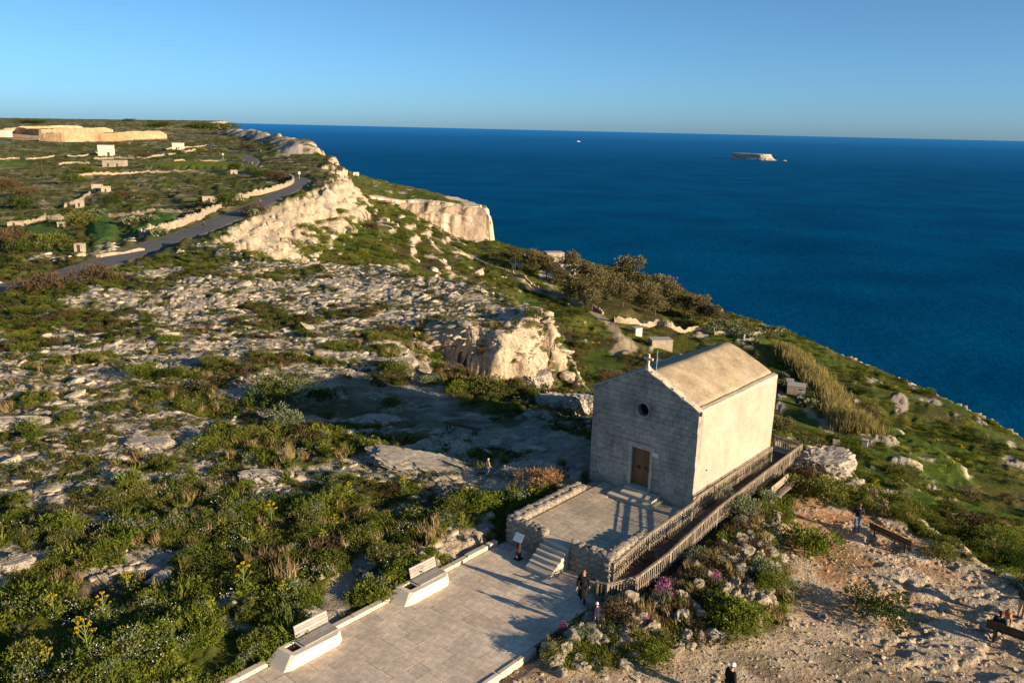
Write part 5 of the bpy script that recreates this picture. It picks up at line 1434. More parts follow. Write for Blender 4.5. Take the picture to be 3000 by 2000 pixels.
for q, s, lb in (((-12.6, 40.9), 1.35, "tall yellow giant fennel above the bare path fork"), ((-9.0, 43.6), 1.2, "yellow giant fennel under the left rock hump"), ((-6.0, 44.6), 1.2, "yellow giant fennel right of the rock hump"),
                 ((-9.0, 39.8), 1.2, "broad yellow fennel halfway to the stony path"), ((-9.3, 38.6), 1.0, "shorter yellow fennel just left of the stony path"), ((-17.2, 34.1), 1.3, "yellow fennel standing before a pale rock at left"),
                 ((-11.6, 33.3), 1.5, "tall single yellow fennel in the dark herbs, lower left"), ((-17.0, 31.5), 1.4, "thin leaning yellow fennel near the lower left"), ((-12.5, 31.6), 1.1, "yellow fennel above the lower stone bench"),
                 ((-19.2, 31.6), 1.1, "wide low yellow fennel near the left edge"), ((-16.2, 28.5), 1.6, "big yellow fennel at the bottom edge"), ((-17.6, 28.2), 1.2, "partly cut yellow fennel at the bottom left"),
                 ((-13.4, 47.9), 1.0, "small yellow fennel on the shaded rock hump"), ((-12.2, 53.1), .9, "slim yellow fennel at the edge of the chapel's shadow"), ((-9.9, 33.3), 1.0, "bushy yellow fennel beside the bare path"),
                 ((-2.4, 40.7), .9, "small yellow fennel near the kerb end"), ((-17.6, 30.5), 1.1, "yellow fennel between the two tall ones at lower left"), ((-14.0, 37.5), .8, "small yellow fennel in the middle of the herbs")):
    fennel(q, s, lb, "flowering giant fennels")
PKM = leaf_cards("flower_spikes", np.column_stack([nrg.normal(0, .16, 240), nrg.normal(0, .16, 240), nrg.uniform(.45, 1.0, 240)]), unit(240, -.2) * .4 + np.array([0, 0, 1]), nrg.uniform(.05, .09, 240), L_pink, aspect=.6)
PKS = tuft_mesh("stems", L_grey, 90, .8, .2, .35, .02)
for q, s, lb in (((7.1, 34.0), 1.25, "tall pink flowering stock plant in the rock garden"), ((9.8, 35.4), .8, "small pink flowering plant right of the tall one"), ((2.5, 31.9), .8, "magenta flowering plant at the rock garden's left tip"), ((6.1, 32.4), .6, "low purple flowering plant among the boulders")):
    r_ = tag(empty("pink_stock", (*q, gz1(*q))), lb, "plant", "pink flowering plants"); obj("flower_spikes", PKM, r_, scale=(s, s, s)); obj("stems", PKS, r_, scale=(s, s, s))
GT = tuft_mesh("grass_tuft", L_dry, 90, .95, .3, .5, .02)
for q, s, lb in (((-10.4, 35.3), 1.5, "large dry grass tussock beside the bare path, lower left"), ((0.4, 44.5), .9, "pale green tussock at the rear of the terrace wall"), ((-11.6, 37.0), 1.0, "dry upright grass above the large tussock"), ((6.2, 33.2), .9, "bleached dry stalks in the rock garden")):
    tag(obj("grass_tussock", GT, None, (*q, gz1(*q)), (0, 0, U(0, 6)), (s, s, s)), lb, "grass")

# ---------------------------------------------------------------- trees on the slope
def tree_parts(seed):
    r2 = np.random.default_rng(seed)
    L = 22
    c = np.column_stack([r2.normal(0, .24, L), r2.normal(0, .24, L), r2.uniform(.36, .88, L)])
    c[:, :2] *= (1.25 - c[:, 2:3])
    lr = r2.uniform(.11, .19, L)
    n = 2400
    k = r2.integers(0, L, n); u = r2.normal(size=(n, 3)); u /= np.linalg.norm(u, axis=1)[:, None]
    p_ = c[k] + u * (lr[k] * r2.uniform(.55, 1.1, n))[:, None]
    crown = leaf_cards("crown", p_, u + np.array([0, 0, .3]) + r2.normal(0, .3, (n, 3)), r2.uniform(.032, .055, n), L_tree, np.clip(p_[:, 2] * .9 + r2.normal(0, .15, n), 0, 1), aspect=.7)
    t = MB(); t.tube([(0, 0, -.05), (.01, .0, .2), (.0, .02, .42), (.02, .0, .7)], [.035, .028, .02, .008], 7)
    for i in range(7):
        t.tube([(0, .01, r2.uniform(.2, .42)), tuple(c[i] * np.array([.6, .6, .9])), tuple(c[i])], [.014, .010, .004], 5)
    return crown, t.mesh("trunk", M['bark'])
TP = [tree_parts(s) for s in (1, 2, 3, 4)]
def tree(q, h, w, label, group="trees on the seaward edge of the slope"):
    k = rng.randrange(4); x, y = q; h *= 1.35; w *= 1.25
    r_ = tag(empty("tree", (x, y, gz1(x, y) - .2), U(0, 6.28)), label, "tree", group)
    obj("crown", TP[k][0], r_, scale=(w, w, h)); obj("trunk", TP[k][1], r_, scale=(h * .8, h * .8, h))
TL = None
for px, h, w in ((((7.0, 293.5)), 6, 9), (((1.5, 292.8)), 4.5, 8), (((11.2, 282.0)), 6, 8), (((21.7, 311.5)), 7.5, 9), (((24.8, 283.0)), 7, 9), (((20.0, 248.3)), 7, 9), (((28.5, 274.9)), 7, 9),
                 (((22.5, 233.1)), 5, 7), (((32.9, 281.0)), 7, 10), (((40.3, 292.7)), 10.5, 13), (((43.5, 282.2)), 7, 9), (((32.6, 244.0)), 6, 9), (((40.1, 250.2)), 7, 9), (((51.0, 281.7)), 8.5, 9), (((50.4, 262.3)), 7.5, 8),
                 (((42.5, 244.8)), 5, 7), (((55.0, 260.6)), 5.5, 8), (((57.9, 254.7)), 6.2, 7), (((61.5, 249.9)), 4.5, 7), (((59.8, 253.2)), 4.5, 6), (((16.2, 277.7)), 4.5, 7), (((17.7, 254.8)), 4, 6), (((-3.2, 299.8)), 3.5, 6)):
    dst = math.hypot(*px)
    tree(px, h, w, ("tall " if h > 6.5 else "low ") + "dusty olive-brown tree " + ("beside the farmhouse in the slope's tree belt" if dst > 345 else "in the middle of the slope's tree belt" if dst > 300 else "at the right end of the slope's tree belt"))
OL = shrub_mesh("olive_tree", L_grey, 300, 8, 1.0, .13, .5, spread=.36)
OLD = shrub_mesh("olive_tree", L_olive, 300, 8, 1.0, .13, .5, spread=.36)
k = 0
for i in range(9):
    for j in range(5):
        px_, py_ = 1682 + i * 20 + j * 6, 748 + i * 4.4 + j * 9.5
        k += 1
OG = [(68.1, 249.3), (73.9, 259.6), (76.6, 257.7), (79.1, 255.8), (81.7, 254.6), (83.9, 252.4), (66.1, 239.5), (69.7, 241.5), (72.8, 242.3), (77.0, 246.3), (79.6, 245.5), (64.9, 232.1), (67.8, 232.9), (70.8, 233.1), (62.9, 234.3), (61.0, 236.5),
      (62.7, 246.5), (64.1, 243.1), (59.6, 241.5), (58.3, 244.5), (55.2, 238.9), (57.5, 235.1), (54.7, 243.0), (53.1, 244.7)]
for q in OG:
    s = U(2.2, 3.2)
    tag(obj("olive_tree", OL if U(0, 1) > .4 else OLD, None, (q[0], q[1], gz1(*q) - .1), (0, 0, U(0, 6)), (s * 1.2, s * 1.2, s)), "small rounded grey-green olive tree in the rows above the sea", "tree", "rows of small olive trees")
# prickly pears and dark trees beyond the road
for q, s, kd, lb in (((-62.9, 149.6), 4, 'olive', None),):
    pass
far_tr = [(-207.0, 343.8), (-188.8, 315.9), (-165.8, 286.8), (-189.1, 371.5), (-185.3, 356.6), (-213.1, 423.6), (-87.6, 158.1), (-89.5, 152.7), (-101.7, 167.7), (-105.9, 203.7), (-78.4, 229.6), (-63.6, 207.8),
          (-128.9, 277.3), (-125.1, 261.7), (-146.8, 251.1), (-124.2, 402.6), (-106.4, 369.2), (-139.2, 426.6), (-227.8, 618.8), (-213.3, 613.1), (-231.7, 588.3), (-243.7, 560.4), (-202.8, 649.7), (-109.4, 366.3), (-96.6, 347.1)]
for q in far_tr:
    s = U(2.5, 5.0) * (1 + .0014 * math.hypot(*q))
    kd = rng.choice(['dark', 'olive', 'brown', 'dark']); dq = math.hypot(*q)
    o = shrub(q[0], q[1], s, kd, "%s bushy tree among the fields beyond the road, %s" % ({"dark": "dark green", "olive": "olive-coloured", "brown": "brown"}[kd], "near the roadside huts" if dq < 240 else "around the ruined huts" if dq < 400 else "by the farm buildings"), "bushes among the far fields")
pear = shrub_mesh("prickly_pear", L_grey, 260, 9, .9, .24, .8, spread=.5)
for q in ((-90.2, 197.3), (-71.8, 169.0), (-86.5, 199.6), (-67.7, 221.3), (-108.6, 218.0), (-108.6, 222.7), (-63.8, 205.0), (-91.3, 160.2), (60.9, 180.2), (60.4, 173.9), (57.8, 156.7), (67.0, 230.9), (67.7, 226.4)):
    s = U(1.8, 3.0)
    tag(obj("prickly_pear", pear, None, (*q, gz1(*q) - .1), (0, 0, U(0, 6)), (s, s, s * .8)), "pale prickly pear clump growing by field walls", "cactus", "prickly pear clumps")
skyl = [(-572.0, 1389.9), (-533.5, 1417.8), (-528.8, 1434.5), (-510.6, 1413.6), (-501.6, 1408.4), (-364.5, 1076.0), (-771.8, 1359.6), (-762.0, 1360.4), (-753.1, 1363.0), (-678.3, 1511.2), (-635.4, 1508.6)]
for i, q in enumerate(skyl):
    s = (16 if i in (0, 2, 3, 4, 5) else 9) * U(.8, 1.2)
    tag(obj("far_tree", SHB['dark'][0], None, (*q, gz1(*q) - 1), (0, 0, U(0, 6)), (s * 1.5, s * 1.5, s)), "dark tree silhouetted on the distant skyline hill", "tree", "skyline trees")

# ---------------------------------------------------------------- reed bed
RB0 = smooth_line([(74.6, 223.9), (73.9, 209.8), (69.9, 185.2), (68.7, 170.3), (58.9, 137.7), (57.5, 128.5)], 6)
n = 12000
t = nrg.uniform(0, len(RB0) - 1.001, n); i0 = t.astype(int); fr = (t - i0)[:, None]
pc = RB0[i0] * (1 - fr) + RB0[i0 + 1] * fr
dd = RB0[i0 + 1] - RB0[i0]; dd /= np.linalg.norm(dd, axis=1)[:, None]
off = nrg.normal(0, 1.0, n)[:, None] * 1.6
pc = pc + np.column_stack([dd[:, 1], -dd[:, 0]]) * off
hgt = 2.9 * nrg.uniform(.6, 1.1, n) * np.interp(t, [0, 4, len(RB0) * .7, len(RB0)], [.75, 1.1, 1.0, .5])
rb = leaf_cards("reed_bed", np.column_stack([pc, gz(pc[:, 0], pc[:, 1]) - .1]), np.column_stack([nrg.normal(0, .13, n), nrg.normal(0, .13, n), np.ones(n)]), hgt, L_reed, nrg.random(n) * .5 + .3, .3, .05)
tag(obj("reed_bed", rb), "long dense strip of tall tan reeds on the slope behind the chapel", None, None, "stuff")

# ---------------------------------------------------------------- dry stone walls
M['drystone'] = mat_noise("pale_dry_stone", [(.20, .16, .11), (.36, .295, .215), (.47, .39, .29)], 1.6, .95, .1, .9, 3.0, .12, fine=3, rand=.05)
def dry_wall(line, h, label, w=.55, name="drystone_wall", group="dry stone field walls"):
    if group == "dry stone field walls": h *= .72
    P = smooth_line(line, 4); 
    seg = np.linalg.norm(np.diff(P, axis=0), axis=1).sum(); n = max(6, int(seg / max(.8, seg / 120)))
    tt = np.linspace(0, len(P) - 1.001, n); i0 = tt.astype(int); fr = (tt - i0)[:, None]
    Q = P[i0] * (1 - fr) + P[i0 + 1] * fr
    D = np.gradient(Q, axis=0); D /= np.linalg.norm(D, axis=1)[:, None]; Nn = np.column_stack([D[:, 1], -D[:, 0]])
    zg = gz(Q[:, 0], Q[:, 1])
    m_ = MB(); vv = []; ff = []
    for i in range(n):
        hh = h * U(.62, 1.2)
        for s_, zz, ww in ((-1, -.4, 1.2), (-1, hh * .6, 1.0), (-.7, hh, 1), (.7, hh * U(.92, 1.05), 1), (1, hh * .55, 1.0), (1, -.4, 1.2)):
            q = Q[i] + Nn[i] * s_ * w * .5 * ww * U(.85, 1.15); vv.append((q[0], q[1], zg[i] + zz))
    for i in range(n - 1):
        for k in range(5): ff.append([i * 6 + k, i * 6 + k + 1, (i + 1) * 6 + k + 1, (i + 1) * 6 + k])
    ff += [[0, 1, 2, 3, 4, 5], [(n - 1) * 6 + k for k in range(5, -1, -1)]]
    m_.add(vv, ff)
    return tag(m_.build(name, M['drystone']), label, "wall", group)
dry_wall([(-76.0, 170.1), (-74.6, 177.0), (-74.6, 189.0), (-76.5, 207.7), (-80.9, 237.0), (-83.5, 269.6), (-82.0, 288.8), (-83.1, 312.2), (-87.9, 336.9), (-96.3, 362.2)], 2.3, "long pale retaining wall curving along the far side of the road", .7)
for line, h, lb in (([(-206.9, 402.8), (-201.1, 421.2), (-190.9, 437.5), (-175.6, 438.5), (-155.2, 431.8), (-131.5, 412.6), (-103.5, 372.2)], 1.5, "pale wall below the bright green strip field"),
                    ([(-199.4, 498.9), (-191.7, 512.5), (-174.4, 515.6), (-151.0, 490.4)], 1.2, "thin wall along the top of the bright strip field"),
                    ([(-274.5, 556.8), (-263.3, 559.5), (-243.7, 560.4), (-242.3, 592.2), (-244.6, 655.5)], 2.0, "wall below the white box house"),
                    ([(-271.0, 506.5), (-266.6, 513.1), (-255.9, 512.6)], 1.6, "short pale wall left of the box house wall"),
                    ([(-107.2, 222.3), (-99.4, 220.3), (-90.9, 219.2), (-79.2, 215.2)], 1.2, "straight wall at the top of the two bright green crops"),
                    ([(-122.4, 208.4), (-122.5, 215.4), (-124.2, 222.4), (-126.9, 227.5)], 1.6, "wall climbing from the ruined hut at far left"),
                    ([(-123.3, 222.1), (-119.4, 221.2), (-113.6, 222.4)], 1.8, "broad pale wall right of the far-left ruin"),
                    ([(-133.2, 250.0), (-139.1, 266.5), (-142.7, 279.1), (-157.9, 317.6)], 1.3, "wall zigzagging up to the twin ruins"),
                    ([(-328.0, 543.5), (-327.3, 561.6), (-316.6, 557.9), (-313.4, 581.2)], 1.6, "wall at the left edge below the quarry"),
                    ([(-304.4, 581.1), (-299.3, 591.5), (-304.3, 623.8)], 1.6, "wall bordering the terrace left of the box house"),
                    ([(-93.1, 253.7), (-86.1, 252.4), (-80.8, 252.0)], .9, "low wall near the field hut by the road"),
                    ([(-74.0, 140.6), (-72.9, 142.2), (-69.3, 140.9), (-65.8, 148.2)], .8, "low broken wall just across the road"),
                    ([(-280.0, 676.9), (-266.9, 706.3), (-252.0, 714.9), (-180.0, 606.1)], 1.4, "wall along the far lane"),
                    ):
    dry_wall(line, h, lb)
SWG = "terrace walls on the slope"
for line, h, lb in (([(27.4, 221.1), (32.3, 222.5), (40.0, 232.6), (44.7, 231.1), (53.5, 237.0), (57.9, 234.3)], 1.6, "sunlit ochre terrace wall behind the chapel roof"),
                    ([(0.1, 269.2), (5.0, 263.2), (10.5, 259.6), (16.4, 254.9), (21.9, 240.0), (25.3, 230.0)], 1.1, "wall following the track down the slope"),
                    ([(-31.1, 297.4), (-21.3, 290.1), (-13.9, 294.8), (-4.3, 278.1), (0.1, 273.8)], .9, "thin wall running down to the tree belt"),
                    ([(67.3, 231.8), (78.4, 252.0), (86.2, 259.5)], 1.2, "ochre wall above the reed bed"), ([(57.7, 233.4), (62.9, 234.3), (65.6, 230.3)], 1.1, "wall end behind the roof ridge")):
    dry_wall(line, h, lb, group=SWG)

# ---------------------------------------------------------------- huts, farmhouses, ruins
M['hutwall'] = mat_noise("pale_block_masonry", [(.27, .225, .17), (.37, .31, .24), (.44, .375, .295)], .9, .93, .12, .5, 5, .05, fine=2.5)
M['hutroof'] = mat_noise("grey_flat_roof", [(.33, .31, .28), (.43, .40, .36)], 1, .95, .1)
M['white'] = mat_noise("whitewashed_wall", [(.50, .46, .40), (.60, .56, .49)], 1.5, .9, .15)
def house(q, w, d, h, label, rz=0.0, wall='hutwall', openings=(("door", -.2, 0, .9, 1.9),), roofed=True, cat="hut", lift=0, name="field_hut", faces=0):
    x, y = q
    if cat in ("ruin", "hut"): k_ = .62 if math.hypot(x, y) > 150 and x < -40 else .8; w *= k_; d *= k_; h *= k_; openings = tuple((n_, c_ * k_, z_ * k_, a_ * k_, b_ * k_) for n_, c_, z_, a_, b_ in openings)
    r_ = tag(empty(name, (x, y, gz1(x, y) + lift), rz), label, cat)
    m_ = MB(); t = .28
    holes = []
    for nm, cx, z0, ow, oh in openings: holes.append([(cx - ow / 2, max(z0, .02)), (cx + ow / 2, max(z0, .02)), (cx + ow / 2, z0 + oh), (cx - ow / 2, z0 + oh)])
    m_.holed([(-w / 2, -1.5), (w / 2, -1.5), (w / 2, h), (-w / 2, h)], holes, lambda a, z: (a, -d / 2, z), lambda a, z: (a, -d / 2 + t, z))
    m_.box(-w / 2, w / 2, d / 2 - t, d / 2, -1.5, h); m_.box(-w / 2, -w / 2 + t, -d / 2 + t, d / 2 - t, -1.5, h); m_.box(w / 2 - t, w / 2, -d / 2 + t, d / 2 - t, -1.5, h)
    m_.build("wall", M[wall], r_)
    if roofed:
        m_ = MB(); m_.box(-w / 2 - .06, w / 2 + .06, -d / 2 - .06, d / 2 + .06, h + .003, h + .18); m_.build("roof", M['hutroof'], r_)
    for nm, cx, z0, ow, oh in openings:
        m_ = MB(); m_.box(cx - ow / 2 - .02, cx + ow / 2 + .02, -d / 2 + t * .6, -d / 2 + t * .75, max(z0, .02) - .02, z0 + oh + .02); m_.build(nm, M['dark'] if nm == "window" else M['brownwood'], r_)
    return r_
W1 = (("door", -.8, 0, .9, 1.9), ("window", .9, 1.0, .8, .9))
house((-287.3, 601.3), 9.5, 8, 7.2, "white cube house among the terraced fields below the quarry", .25, 'white', (("door", 2, 0, 1.6, 2.6),), cat="house", name="farm_building")
house((-262.2, 666.6), 8, 6, 5, "small white house to the right of the cube house", .2, 'white', W1, cat="house", name="farm_building")
house((-231.1, 492.9), 12, 6, 3.5, "long low grey building under the box house wall", .1, 'hutwall', (("door", -3, 0, 1, 2), ("door", 2, 0, 1, 2)), cat="building", name="farm_building")
house((-90.5, 250.9), 6.5, 4, 2.4, "low pale field hut near the road wall", .3)
house((-132.6, 401.7), 5, 4, 3, "small pale hut at the right end of the strip field wall", .3)
house((-151.2, 307.1), 6, 4, 4.2, "left of the twin ruined huts with rough top", .4, roofed=False, cat="ruin")
house((-146.2, 303.1), 5, 4, 3.2, "lower right one of the twin ruined huts", .4, roofed=False, cat="ruin")
house((-129.9, 252.2), 3.6, 3, 3.4, "narrow ruined tower-like hut in the dark scrub", .3, roofed=False, cat="ruin")
house((-123.0, 207.0), 5, 4, 2.2, "roofless pale ruin at far left", .3, roofed=False, cat="ruin")
house((-107.8, 199.7), 2.4, 2.4, 2.2, "tiny cube hut beside the far-left ruin wall", .3)
house((-88.8, 157.5), 3.4, 3, 2.6, "square ruined hut with dark doorway near the road", .35, roofed=True, cat="ruin")
house((-76.6, 147.2), 2.6, 2, 2.2, "broken ruin fragment right of the square hut by the road", .2, roofed=False, cat="ruin")
house((19.8, 312.4), 7.5, 6, 4.6, "cream two-level farmhouse between the slope trees", .35, 'hutwall', W1, cat="house", name="farmhouse")
house((15.8, 327.9), 7, 5, 5.5, "farmhouse roof block half hidden in the trees", .2, 'hutwall', W1, cat="house", name="farmhouse")
house((0.8, 289.3), 5, 4, 2.4, "small shed with grey roof beside the pole", .3)
house((32.5, 213.1), 2.6, 2.4, 2.2, "small lone cube hut on the slope behind the chapel", .5, 'white', ())
house((36.7, 201.2), 6.5, 4.4, 2.6, "flat-roofed long shed just above the chapel cross", .12, 'hutwall', ())
house((60.3, 169.7), 4.6, 3.6, 2.4, "grey flat-roofed hut with porch right of the chapel wall", -.35, 'hutwall', (("door", 1.0, 0, 1, 1.8),))
house((60.2, 166.7), 1.6, 1.6, 1.6, "tiny lean-to in front of the grey flat-roofed hut", -.35)
house((59.7, 172.4), 1.8, 1.8, 2.0, "cream block store beside the grey flat-roofed hut", -.35, 'white', ())
house((54.9, 122.2), 1.1, 1.0, 1.2, "small cream cube hide on the green slope", -.5, 'white', ())
house((47.1, 114.1), 1.2, 1.0, .9, "broken stone hide left of the cream cube hide", -.3, 'hutwall', (), roofed=False, cat="ruin")
house((410.0, 1152.0), 3.2, 2, 2.0, "pale hut at the cliff edge under a bare bush", -.3, 'white', ())
house((-168.4, 900.3), 6, 4, 3.5, "small pale building on the far green spur", .2, 'white', W1, cat="house", name="farm_building")
house((-529.7, 885.9), 16, 12, 7, "whitish shed at the left edge of the quarry", .1, 'white', (), cat="building", name="farm_building")
# ---------------------------------------------------------------- poles and road signs
def pole(q, h, label, sign=None, rad=.07):
    r_ = tag(empty("utility_pole" if not sign else "road_sign", (*q, gz1(*q))), label, "pole" if not sign else "sign")
    m_ = MB(); m_.tube([(0, 0, -.2), (0, 0, h)], [rad, rad * .7], 7); m_.build("post", M['bark'] if not sign else M['marble'], r_)
    if sign:
        m_ = MB(); m_.prism([(-.45, h - .1), (.45, h - .1), (.45, h + 1.0), (-.45, h + 1.0)], -.03, .03); m_.v = [(a, z, b) for a, b, z in m_.v]; m_.build("plate", M['marble'], r_)
    else:
        m_ = MB(); m_.bar((-.7, 0, h - .4), (.7, 0, h - .4), .1); m_.build("crossarm", M['bark'], r_)
pole((-89.5, 353.0), 2.0, "white road sign at the bend of the road", True); pole((-180.5, 528.1), 2.6, "white road sign by the far lane", True)
pole((0.5, 278.5), 7, "pale utility pole by the shed in the slope trees"); pole((-369.8, 698.7), 12, "thin utility pole below the quarry", None, .2); pole((-244.8, 441.0), 8, "lone pole in the far left fields", None, .12)

# ---------------------------------------------------------------- quarry faces on the far hill
M['quarry'] = mat_noise("cut_orange_limestone", [(.36, .20, .10), (.47, .32, .19), (.52, .41, .28)], .012, .95, .08, .5, .3, 1.0, fine=.15)
def quarry(line, h, label):
    P = smooth_line(line, 8); zg = gz(P[:, 0], P[:, 1])
    vv = []; ff = []; n = len(P); m = 8
    for i in range(n):
        dirv = np.array(P[i]) / np.linalg.norm(P[i])
        for k in range(m + 1):
            t_ = k / m
            rr = 2.4 * (fbm(np.array([i * .5]), np.array([t_ * 3.0]), 3, 705)[0] - .5) + t_ * 3.0
            vv.append((P[i][0] + dirv[0] * rr, P[i][1] + dirv[1] * rr, zg[i] - 3 + (h * (.85 + .3 * fbm(np.array([i * .35]), np.array([h]), 3, 701)[0]) * min(1, .5 + 6 * i / n, .5 + 6 * (n - 1 - i) / n) + 3) * t_))
        vv.append((P[i][0] + dirv[0] * 60, P[i][1] + dirv[1] * 60, gz1(P[i][0] + dirv[0] * 60, P[i][1] + dirv[1] * 60) - 1))
    for i in range(n - 1):
        for k in range(m + 1): q = i * (m + 2) + k; ff.append([q, q + m + 2, q + m + 3, q + 1])
    m_ = MB(); m_.add(vv, ff); tag(m_.build("quarry_face", M['quarry'], smooth=False), label, None, None, "structure")
quarry([(-587.3, 979.5), (-591.5, 1021.3), (-528.0, 952.8), (-526.1, 995.2), (-543.8, 1091.7), (-532.5, 1138.7)], 6.5, "upper orange quarry face on the far hill")
quarry([(-439.8, 792.4), (-414.4, 790.0), (-396.7, 803.0), (-378.2, 815.8), (-372.1, 859.4), (-359.0, 885.2)], 8, "lower bright quarry face on the far hill")
quarry([(-691.9, 1196.0), (-673.3, 1217.0), (-659.6, 1249.6), (-640.4, 1274.1)], 3.5, "pale skyline quarry ledge on the far hill")

# ---------------------------------------------------------------- sea cliff of the far headland
M['seacliff'] = mat_noise("pinkish_white_sea_cliff", [(.42, .33, .24), (.56, .46, .36), (.62, .52, .42)], .05, .95, .08, .8, .25, 1.2, fine=.3)
HP = smooth_line([(-122, 640), (-108, 645), (-92, 649), (-75, 648), (-60, 641), (-38, 635), (-20, 629), (-15, 633), (-19, 655), (-26, 690), (-40, 722)], 14)
hD = np.gradient(HP, axis=0); hD /= np.linalg.norm(hD, axis=1)[:, None]; hN = np.column_stack([hD[:, 1], -hD[:, 0]])
vv = []; ff = []; nH = len(HP); mH = 44
for i in range(nH):
    topz = gz1(*(HP[i] - hN[i] * 14)) + .5
    for k in range(mH + 1):
        dz = 0 if k == 0 else 110 * (k / mH) ** 1.5
        prof = -9 + 4 * min(1, dz / 6) + (5.5 if dz > 8 else 0) * sstep(90, 40, np.array(float(i))) + dz * .05
        w_ = 2.6 * (fbm(np.array([i * .22]), np.array([dz * .03]), 3, 801)[0] - .5) + 1.5 * (fbm(np.array([i * .09]), np.array([dz * .42]), 3, 803)[0] - .5)
        q = HP[i] + hN[i] * (prof + 2 * w_)
        vv.append((q[0], q[1], topz - dz))
    q = HP[i] - hN[i] * 26; vv.append((q[0], q[1], gz1(*q) - 1.0))
for i in range(nH - 1):
    for k in range(mH):
        a0 = i * (mH + 2) + k; ff.append([a0, a0 + mH + 2, a0 + mH + 3, a0 + 1])
    a0 = i * (mH + 2); ff.append([a0, a0 + mH + 1, a0 + 2 * mH + 3, a0 + mH + 2])
m_ = MB(); m_.add(vv, ff); tag(m_.build("sea_cliff", M['seacliff']), "sheer pinkish white sea cliff of the far headland", None, None, "structure")

# ---------------------------------------------------------------- islet and boat out at sea
def sea_pt(px_dir, dist): return (px_dir[0] * dist, px_dir[1] * dist)
M['islet'] = mat_noise("far_islet_limestone", [(.20, .19, .17), (.42, .37, .31), (.52, .46, .38)], .03, .95, .1, .6, .1, 4)
iv = []; nI, mI = 44, 7
ang0 = math.atan2(2166, 7950)
for k in range(mI):
    for i in range(nI):
        t_ = 2 * math.pi * i / nI
        sx = 185 * (1 + .12 * math.sin(3 * t_) + U(-.04, .04)); sy = 70 * (1 + U(-.08, .08))
        f_ = [1.22, 1.10, 1.0, .96, .94, .92, .6][k]; z_ = [0, 9, 17, 30, 44, 53, 55][k] + U(-3, 3) * (0 < k < 5)
        pw = lambda q_: math.copysign(abs(q_) ** .45, q_); cx_, sy_ = pw(math.cos(t_)) * sx * f_, pw(math.sin(t_)) * sy * f_
        iv.append((cx_, sy_, z_ - (2 if k == 0 else 0)))
iv.append((0, 0, 55))
fI = [[k * nI + i, k * nI + (i + 1) % nI, (k + 1) * nI + (i + 1) % nI, (k + 1) * nI + i] for k in range(mI - 1) for i in range(nI)] + [[(mI - 1) * nI + i, (mI - 1) * nI + (i + 1) % nI, mI * nI] for i in range(nI)]
m_ = MB(); m_.add(iv, fI)
tag(m_.build("islet", M['islet'], loc=(2166, 7960, SEA_Z), rot=(0, 0, R(-40))), "flat-topped rocky islet far out in the sea", "island")
m_ = MB(); m_.tube([(-18, 0, -1), (0, 0, 2.0), (20, 0, -1)], [3, 8, 2], 8); tag(m_.build("reef_rock", M['islet'], loc=(2425, 7765, SEA_Z)), "tiny dark reef rock just right of the islet", "rock")
bt = tag(empty("ship", (1207, 16780, SEA_Z), .25), "small white ship near the horizon", "ship")
m_ = MB(); m_.prism([(-30, -6), (22, -6), (36, 0), (22, 6), (-30, 6)], 0, 8, 0, [(-31, -7), (24, -7), (42, 0), (24, 7), (-31, 7)]); m_.build("hull", M['white'], bt)
m_ = MB(); m_.prism([(-26, -5), (6, -5), (6, 5), (-26, 5)], 8.01, 17); m_.build("cabin", M['white'], bt)
m_ = MB(); m_.tube([(-14, 0, 17), (-15, 0, 23)], [2.2, 1.8], 8); m_.build("funnel", M['white'], bt)

# ---------------------------------------------------------------- timber benches
def timber_bench(x, y, z, rz, L_, label, back=True, mat='brownwood'):
    r_ = tag(empty("timber_bench", (x, y, z), rz), label, "bench")
    for k in range(2):
        m_ = MB(); m_.box(-L_ / 2, L_ / 2, .10 + k * .2, .28 + k * .2, .42, .47); m_.build("seat_plank", M[mat], r_)
    if back:
        for k in range(2):
            m_ = MB(); z0 = .56 + k * .19
            m_.hexa([(-L_ / 2, .02 - k * .04, z0), (L_ / 2, .02 - k * .04, z0), (L_ / 2, .06 - k * .04, z0), (-L_ / 2, .06 - k * .04, z0), (-L_ / 2, -.02 - k * .04, z0 + .17), (L_ / 2, -.02 - k * .04, z0 + .17), (L_ / 2, .02 - k * .04, z0 + .17), (-L_ / 2, .02 - k * .04, z0 + .17)])
            m_.build("back_plank", M[mat], r_)
    for s_ in (-1, 1):
        for y_, zt in ((.07, .88 if back else .42), (.44, .42)):
            m_ = MB(); m_.hexa([(s_ * L_ * .36 - .05, y_ - .04, -.25), (s_ * L_ * .36 + .05, y_ - .04, -.25), (s_ * L_ * .36 + .05, y_ + .04, -.25), (s_ * L_ * .36 - .05, y_ + .04, -.25),
                                (s_ * L_ * .36 - .05, y_ - .04 - (.06 if zt > .5 else 0), zt), (s_ * L_ * .36 + .05, y_ - .04 - (.06 if zt > .5 else 0), zt), (s_ * L_ * .36 + .05, y_ + .03 - (.06 if zt > .5 else 0), zt), (s_ * L_ * .36 - .05, y_ + .03 - (.06 if zt > .5 else 0), zt)])
            m_.build("leg", M[mat], r_)
    return r_
x, y = ab2xy(8.75, 5.45); timber_bench(x, y, gz1(x, y), TH - .30, 2.5, "brown timber bench on the red earth path facing the sea")
x, y = ab2xy(2.42, 5.9); timber_bench(x, y, gz1(x, y) + .05, TH - math.pi / 2 + .05, 2.6, "grey weathered bench backed against the outer picket fence", True, 'oldwood')
x, y = ab2xy(15.75, .25); BRX, BRY = x, y; BRZ = gz1(x, y); timber_bench(x, y, BRZ, TH - .02, 2.6, "dark timber bench with two seated people at the right border")
q = (-3.5, 54.9); timber_bench(q[0], q[1], gz1(*q) + .05, -.5, 3.0, "dark timber bench in the chapel's shadow", False)
